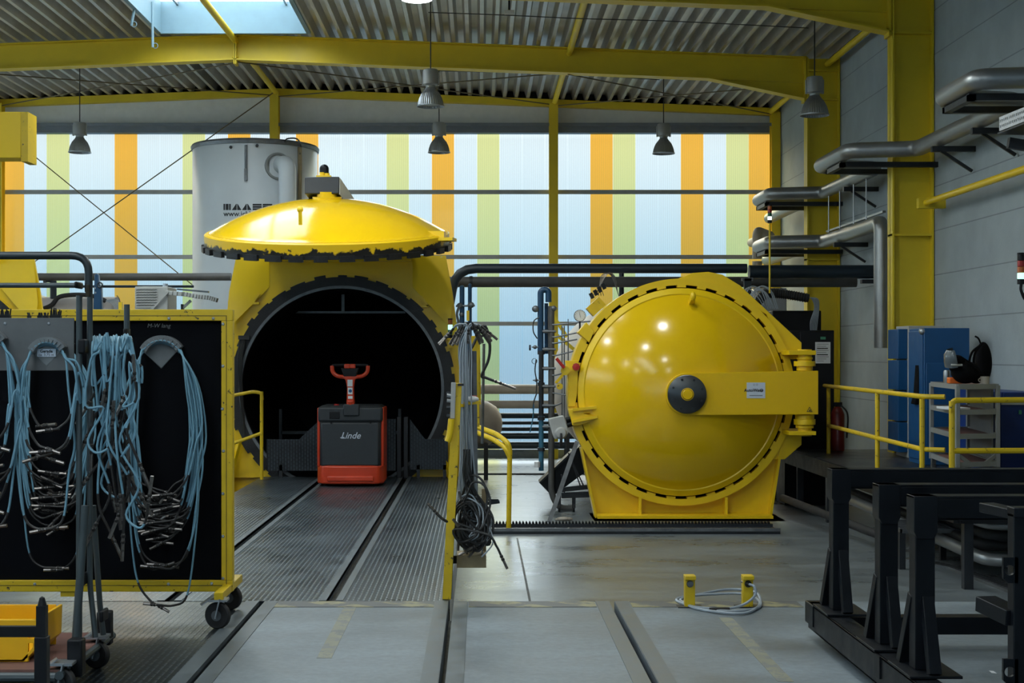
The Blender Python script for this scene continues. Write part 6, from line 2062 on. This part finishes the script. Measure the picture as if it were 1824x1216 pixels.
for y0, y1, x1 in ((578, 572, 1052), (600, 592, 1030), (611, 604, 1028), (633, 625, 1022), (668, 664, 1004), (700, 704, 1010), (722, 718, 1000)):
    MB().tube([P(984, y0, Ym - 0.04), P(990, y0, Ym - 0.06), P(x1, y1, Ym - 0.12)], 1.4 * s_m, 8).build('impulse_line', 'steel', t)
for x in (1001, 1005, 1012):
    MB().tube([P(x, 580, Ym - 0.02), P(x, 760, Ym - 0.02)], 1.3 * s_m, 6).build('stay_rod', 'steel', t)
MB().tube([P(1012, 568, Ym - 0.2), P(1012, 640, Ym - 0.2)], 0.9 * s_m, 6).build('stay_rod', 'steel', t)
for x, y, r in ((954, 550, 6), (986, 549, 5), (953, 618, 3.5), (955, 677, 3)):
    MB().ball(P(x, y, Ym - 0.02), r * s_m, 14, 8, (1.1, 0.8, 1)).build('valve_body', 'steel', t)
    w2 = MB().tube([P(x - 6, y, Ym - 0.02), P(x + 7, y, Ym - 0.02)], 1.0 * s_m, 8).build('valve_stem', 'steel', t)
MB().lathe([(0.03, -0.01), (0.034, 0), (0.03, 0.01)], P(944, 619, Ym), (1, 0, 0), 16).build('hand_wheel', 'steel_dark', t)
MB().lathe([(0.03, -0.01), (0.034, 0), (0.03, 0.01)], P(952, 643, Ym - 0.05), (0.3, -1, 0), 16).build('hand_wheel', 'steel_dark', t)
for pts in (((960, 565), (951, 572), (950, 590), (957, 603)), ((955, 640), (953, 660), (956, 680), (955, 700)), ((956, 700), (950, 720), (951, 745))):
    MB().tube(smooth_path([P(x, y, Ym - 0.08) for x, y in pts]), 0.008, 6).build('sense_cable', 'cable_dark', t)
MB().tube(smooth_path([P(951, 720, Ym - 0.1), P(949, 745, Ym - 0.1), P(944, 770, Ym - 0.1)]), 0.007, 6).build('sense_cable', 'pipe_lightblue', t)
MB().cyl(P(957, 832, Ym - 0.04), P(957, 822, Ym - 0.04), 0.035, 14).build('trap', 'white', t)
# bracing of the post behind
MB().bar(P(984, 560, Ym + 0.5), P(1010, 600, Ym + 0.5), 0.04, 0.04).build('brace', 'yellow_steel', t)
MB().bar(P(990, 595, Ym + 0.5), P(1022, 622, Ym + 0.5), 0.04, 0.04).build('brace', 'yellow_steel', t)
# small blue pipe pair above the cable stand
Yn = 17.3
t = thing('pipe_manifold', 'small pair of upright blue pipes with valves rising above the cable stand', 'manifold', (P(828, 0, Yn).x, Yn, LOW))
for x, y, r in ((823, 512, 4.5), (837, 508, 3.5)):
    a_ = P(x, y, Yn)
    MB().cyl((a_.x, Yn, LOW), a_, r * Yn / FPX, 12).ball(a_, r * Yn / FPX, 12, 8).build('blue_pipe', 'pipe_blue', t)
for x, y, r in ((819, 544, 5), (839, 543, 5.5), (822, 560, 4)):
    MB().ball(P(x, y, Yn - 0.04), r * Yn / FPX, 14, 8, (1.1, 0.8, 1)).build('valve_body', 'steel', t)
MB().tube([P(812, 545, Yn - 0.04), P(846, 544, Yn - 0.04)], 0.012, 8).build('valve_stem', 'steel', t)
MB().tube(smooth_path([P(818, 545, Yn - 0.08), P(814, 560, Yn - 0.1), P(818, 580, Yn - 0.1), P(816, 600, Yn - 0.1)]), 0.016, 8).build('flexible_hose', 'steel', t)
MB().box(P(831, 571, Yn - 0.06), P(836, 553, Yn - 0.04)).build('yellow_tag', 'yellow', t)
# pressure gauge
c = P(1033, 562, 15.9)
t = thing('pressure_gauge', 'round white pressure gauge on a pipe beside the closed autoclave', 'gauge', c)
rg_ = 10.5 * 15.9 / FPX
MB().lathe([(0, 0.0), (rg_, 0.0), (rg_ * 1.02, -0.03), (0, -0.03)], c, (0, -1, 0), 36).build('case', 'steel_dark', t)
d_ = MB().lathe([(0, 0.003), (rg_ * 0.92, 0.003)], c, (0, -1, 0), 36).build('dial', 'paper', t, fix=False)
mb = MB()
for k in range(11):
    g = R(225 - 27 * k)
    mb.bar(c + Vector((rg_ * 0.72 * math.cos(g), -0.005, rg_ * 0.72 * math.sin(g))), c + Vector((rg_ * 0.86 * math.cos(g), -0.005, rg_ * 0.86 * math.sin(g))), 0.004, 0.002, (0, 1, 0))
mb.build('dial_marks', 'ink', d_)
MB().bar(c + Vector((0.004, -0.007, -0.02)), c + Vector((-0.008, -0.007, rg_ * 0.7)), 0.002, 0.006, (0, 1, 0)).build('needle', 'ink', t)
MB().cyl(c + Vector((0, 0.015, -rg_)), c + Vector((0, 0.015, -rg_ - 0.10)), 0.010, 8).build('stem', 'black', t)
# grey actuator
Yv = 15.5
t = thing('valve_actuator', 'tilted light grey actuator box on the clamp of the closed autoclave', 'actuator', P(993, 790, Yv))
q = [(977, 746), (1004, 740), (1013, 770), (1008, 778), (988, 782), (984, 772)]
MB().prism_px(q, Yv, 0.14).build('housing', 'grey_light', t, bevel=0.008)
c = P(999, 771, Yv)
MB().lathe([(0, 0.05), (0.05, 0.045), (0.066, 0.02), (0.066, 0)], c, (0, -1, 0), 24).build('gland_cap', 'grey_light', t)
MB().tube(smooth_path([c + Vector((0, -0.04, 0)), c + Vector((0, -0.05, -0.08)), c + Vector((-0.005, -0.03, -0.14))]), 0.016, 8).build('cable', 'cable_dark', t)
MB().cyl(P(1008, 748, Yv + 0.06), P(1018, 745, Yv + 0.06), 0.03, 12).build('coupling', 'black', t)
MB().cyl(P(1010, 757, Yv + 0.06), P(1020, 754, Yv + 0.06), 0.03, 12).build('coupling', 'black', t)
# leaning grey strut, black bin, little trolley, rag
t = thing('leaning_bar', 'grey steel bar leaning from the floor up to the closed autoclave', 'bar', P(978, 930, 15.2))
MB().bar(P(978, 930, 15.1), P(1028, 786, 15.5), 0.045, 0.02, (0, 1, 0)).build('flat_bar', 'steel', t)
tag(t, None, None)
Yb = 16.2
t = thing('tipping_bin', 'black tilted steel bin beside the foot of the closed autoclave', 'bin', P(1000, 900, Yb))
MB().prism_px([(961, 860), (1035, 792), (1046, 838), (984, 884), (982, 882)], Yb + 0.30, 0.4).build('hopper', 'black', t)
MB().bar(P(961, 860, Yb + 0.28), P(1018, 806, Yb + 0.28), 0.03, 0.02).build('rim', 'steel_dark', t)
mb = MB()
MB().bar(P(1000, 872, Yb), P(1055, 866, Yb), 0.05, 0.05).build('frame', 'steel_dark', t)
MB().bar(P(1000, 882, Yb), P(1055, 880, Yb), 0.08, 0.06).build('frame', 'steel_dark', t)
for x in (996, 1022):
    MB().cyl(P(x - 2, 0, Yb) * 0 + Vector((P(x, 0, Yb).x - 0.012, Yb, LOW + 0.045)), Vector((P(x, 0, Yb).x + 0.012, Yb, LOW + 0.045)), 0.045, 16).build('wheel', 'rubber', t)
    MB().box((P(x, 0, Yb).x - 0.02, Yb - 0.02, LOW + 0.045), (P(x, 0, Yb).x + 0.02, Yb + 0.02, P(0, 880, Yb).z)).build('wheel_fork', 'steel_dark', t)
for a, b in (((1012, 806), (1040, 866)), ((1018, 820), (1034, 866)), ((1000, 845), (1006, 880))):
    MB().bar(P(*a, Yb - 0.05), P(*b, Yb - 0.05), 0.015, 0.015).build('stay', 'steel_dark', t)
c = Vector((P(1003, 0, 15.3).x, 15.35, LOW))
mb = MB().ball(c + Vector((0, 0, 0.02)), 0.05, 14, 8, (1.4, 1, 0.45)).ball(c + Vector((0.06, 0.01, 0.018)), 0.04, 14, 8, (1.2, 1, 0.45)).ball(c + Vector((-0.05, 0.0, 0.012)), 0.03, 12, 8, (1.3, 1, 0.4))
tag(mb.build('cloth_rag', 'beige', smooth=80), 'crumpled pale rag on the floor by the closed autoclave', 'rag')

# ================================================================== BOLLARDS AND CABLE ON THE SLAB
Yo = 8.72
for k, x in enumerate((1228, 1331)):
    t = thing('bollard', ('short yellow socket bollard standing free of plugs' if k == 0 else 'short yellow socket bollard with a cable plugged into its dark socket'), 'bollard', (P(x, 0, Yo).x, Yo, 0))
    c = Vector((P(x, 0, Yo).x, Yo, 0))
    MB().box(c + Vector((-0.031, -0.03, 0)), c + Vector((0.031, 0.03, 0.18))).build('post', 'yellow_worn', t, bevel=0.003)
    MB().box(c + Vector((-0.033, -0.055, 0.172)), c + Vector((0.033, 0.03, 0.196))).build('cap', 'yellow_worn', t, bevel=0.003)
    MB().lathe([(0, 0.012), (0.018, 0.012), (0.022, 0.0)], c + Vector((0, -0.03, 0.145)), (0, -1, 0), 16).build('socket', 'steel' if k == 0 else 'sleeve', t)
    MB().box(c + Vector((-0.075, -0.045, 0)), c + Vector((0.075, 0.045, 0.006))).build('foot_plate', 'steel_dark', t)
zf = 0.011
g = lambda x, y: Vector(((x - VX) * (EYE - zf) / (y - VY), FPX * (EYE - zf) / (y - VY), zf))
b2 = Vector((P(1331, 0, Yo).x, Yo, 0))
loop = [b2 + Vector((0.005, -0.045, 0.145)), b2 + Vector((0.03, -0.075, 0.135)), b2 + Vector((0.03, -0.08, 0.08)), b2 + Vector((-0.05, -0.09, 0.025)), g(1285, 1084), g(1235, 1080), g(1205, 1069), g(1222, 1062), g(1270, 1058), g(1318, 1057), g(1348, 1066), g(1352, 1078), g(1330, 1091), g(1290, 1091), g(1240, 1083), g(1216, 1072), g(1215, 1066), g(1255, 1056), g(1300, 1049), g(1345, 1054), g(1355, 1072), g(1348, 1083), g(1310, 1088), g(1270, 1087)]
o = cable(loop, 'pale grey cable coiled around the two bollards with a dark plug end', None, 'cable_grey', 0.0085, (True, False), 0.5)
MB().tube([loop[-1] + Vector((0.10, 0.01, 0.004)), loop[-1] + Vector((-0.02, 0, 0.004))], 0.014, 10).build('plug', 'sleeve', o)
# ================================================================== BLACK STEEL TRESTLES
GX = 1.88
def trestle(Yg, label, top=0.95):
    t = thing('trestle', label, 'trestle', (2.6, Yg, 0.2))
    z0 = 0.203
    xe = GX + 1.75
    for x in (GX, xe):
        MB().box((x - 0.042, Yg - 0.045, z0 + 0.012), (x + 0.042, Yg + 0.045, top - 0.14)).build('post', 'trestle', t, bevel=0.004)
        MB().box((x - 0.10, Yg - 0.16, z0), (x + 0.12, Yg + 0.16, z0 + 0.012)).build('foot_plate', 'trestle', t, bevel=0.002)
        MB().bar((x + 0.01, Yg - 0.135, z0 + 0.012), (x + 0.01, Yg - 0.03, z0 + 0.32), 0.05, 0.05, (1, 0, 0)).build('brace', 'trestle', t, bevel=0.003)
        MB().bar((x - 0.04, Yg + 0.135, z0 + 0.012), (x - 0.02, Yg + 0.03, z0 + 0.32), 0.05, 0.05, (1, 0, 0)).build('brace', 'trestle', t, bevel=0.003)
        s_ = -1 if x == GX else 1
        q = [(x - 0.05 - 0.0, top), (x + 0.05, top), (x + 0.05, top - 0.15), (x + 0.035, top - 0.18), (x - 0.035, top - 0.18), (x - 0.05, top - 0.15)]
        MB().prism(q, Yg - 0.055, Yg + 0.055).build('head_plate', 'trestle', t, bevel=0.003)
    # channel beam
    mb = MB().box((GX - 0.05, Yg - 0.052, top - 0.012), (xe + 0.05, Yg + 0.052, top)).box((GX + 0.05, Yg - 0.052, top - 0.10), (xe - 0.05, Yg - 0.040, top - 0.012)).box((GX + 0.05, Yg - 0.052, top - 0.102), (xe - 0.05, Yg + 0.052, top - 0.092))
    mb.build('beam', 'trestle', t, bevel=0.002)
    return t


trestle(7.45, 'black steel trestle standing farthest back on the carriage')
trestle(6.58, 'black steel trestle in the middle of the three on the carriage')
trestle(6.05, 'black steel trestle standing closest to the camera on the carriage')
t = thing('carriage', 'low black carriage beam frame under the three trestles', 'carriage', (2.4, 6.6, 0))
for x in (GX - 0.08, GX + 1.72):
    mb = MB()
    mb.box((x - 0.012, 4.4, 0.06), (x, 7.75, 0.20)).box((x - 0.012, 4.4, 0.188), (x + 0.10, 7.75, 0.20)).box((x - 0.012, 4.4, 0.06), (x + 0.10, 7.6, 0.072))
    mb.build('side_channel', 'trestle', t, bevel=0.003)
    MB().box((x - 0.018, 7.62, 0.085), (x + 0.14, 7.80, 0.20)).build('end_block', 'trestle', t, bevel=0.004)
    MB().box((x - 0.02, 6.34, 0.10), (x - 0.010, 6.42, 0.20)).build('pocket', 'black', t)
for y in (4.6, 7.5):
    MB().box((GX + 0.0, y - 0.05, 0.08), (GX + 1.75, y + 0.05, 0.17)).build('cross_beam', 'trestle', t)
for x in (GX, GX + 1.7):
    for y in (4.9, 7.25):
        MB().cyl((x - 0.02, y, 0.055), (x + 0.02, y, 0.055), 0.055, 20).build('wheel', 'rubber', t)
# stacking frame at the edge of the view
Yr_ = 5.0
t = thing('stacking_frame', 'tall black stacking frame with bolt lugs cut by the edge of the view', 'frame', (P(1812, 0, Yr_).x, Yr_, 0))
xp = P(1812, 0, Yr_).x
MB().box((xp - 0.024, Yr_ - 0.03, 0), (xp + 0.03, Yr_ + 0.03, P(0, 913, Yr_).z)).build('post', 'trestle', t, bevel=0.004)
zt1 = P(0, 905, Yr_).z
MB().bar(P(1757, 903, Yr_ + 0.25), P(1824, 918, Yr_), 0.06, 0.035).build('top_arm', 'trestle', t, bevel=0.003)
MB().box((xp - 0.024, Yr_ - 0.035, zt1 - 0.03), (xp + 0.6, Yr_ + 0.035, zt1 + 0.005)).build('top_bar', 'trestle', t, bevel=0.003)
MB().bar(P(1755, 1074, Yr_ + 0.2), P(1810, 1100, Yr_), 0.08, 0.055).build('middle_arm', 'trestle', t, bevel=0.003)
for y in (1013, 1193):
    c = P(1793, y, Yr_)
    mb = MB().plate_hole((c.x + 0.0, c.z), 0.018, [(c.x - 0.022, c.z - 0.03), (c.x - 0.022, c.z + 0.045), (c.x + 0.03, c.z + 0.045), (c.x + 0.03, c.z - 0.045), (c.x - 0.005, c.z - 0.045)], Yr_ - 0.03, Yr_ - 0.015, 24)
    mb.build('bolt_lug', 'trestle', t)
MB().box((xp - 0.03, Yr_ - 0.04, 0), (xp + 0.8, Yr_ + 0.04, 0.06)).build('base_bar', 'trestle', t)
# scraps on the floor
for x, y, lab in ((1754, 1107, 'scrap of white paper on the dark floor between trestle and frame'), (1768, 1197, 'tiny white scrap close to the edge frame')):
    q = Vector(((x - VX) * EYE / (y - VY), FPX * EYE / (y - VY), 0))
    s_ = 0.035 if y < 1150 else 0.012
    tag(MB().slab([(q.x - s_, q.y - 0.02), (q.x + s_ * 0.8, q.y - 0.03), (q.x + s_, q.y + 0.02), (q.x - s_ * 0.5, q.y + 0.03)], 0.0005, 0.002).build('paper_scrap', 'paper'), lab, 'scrap')
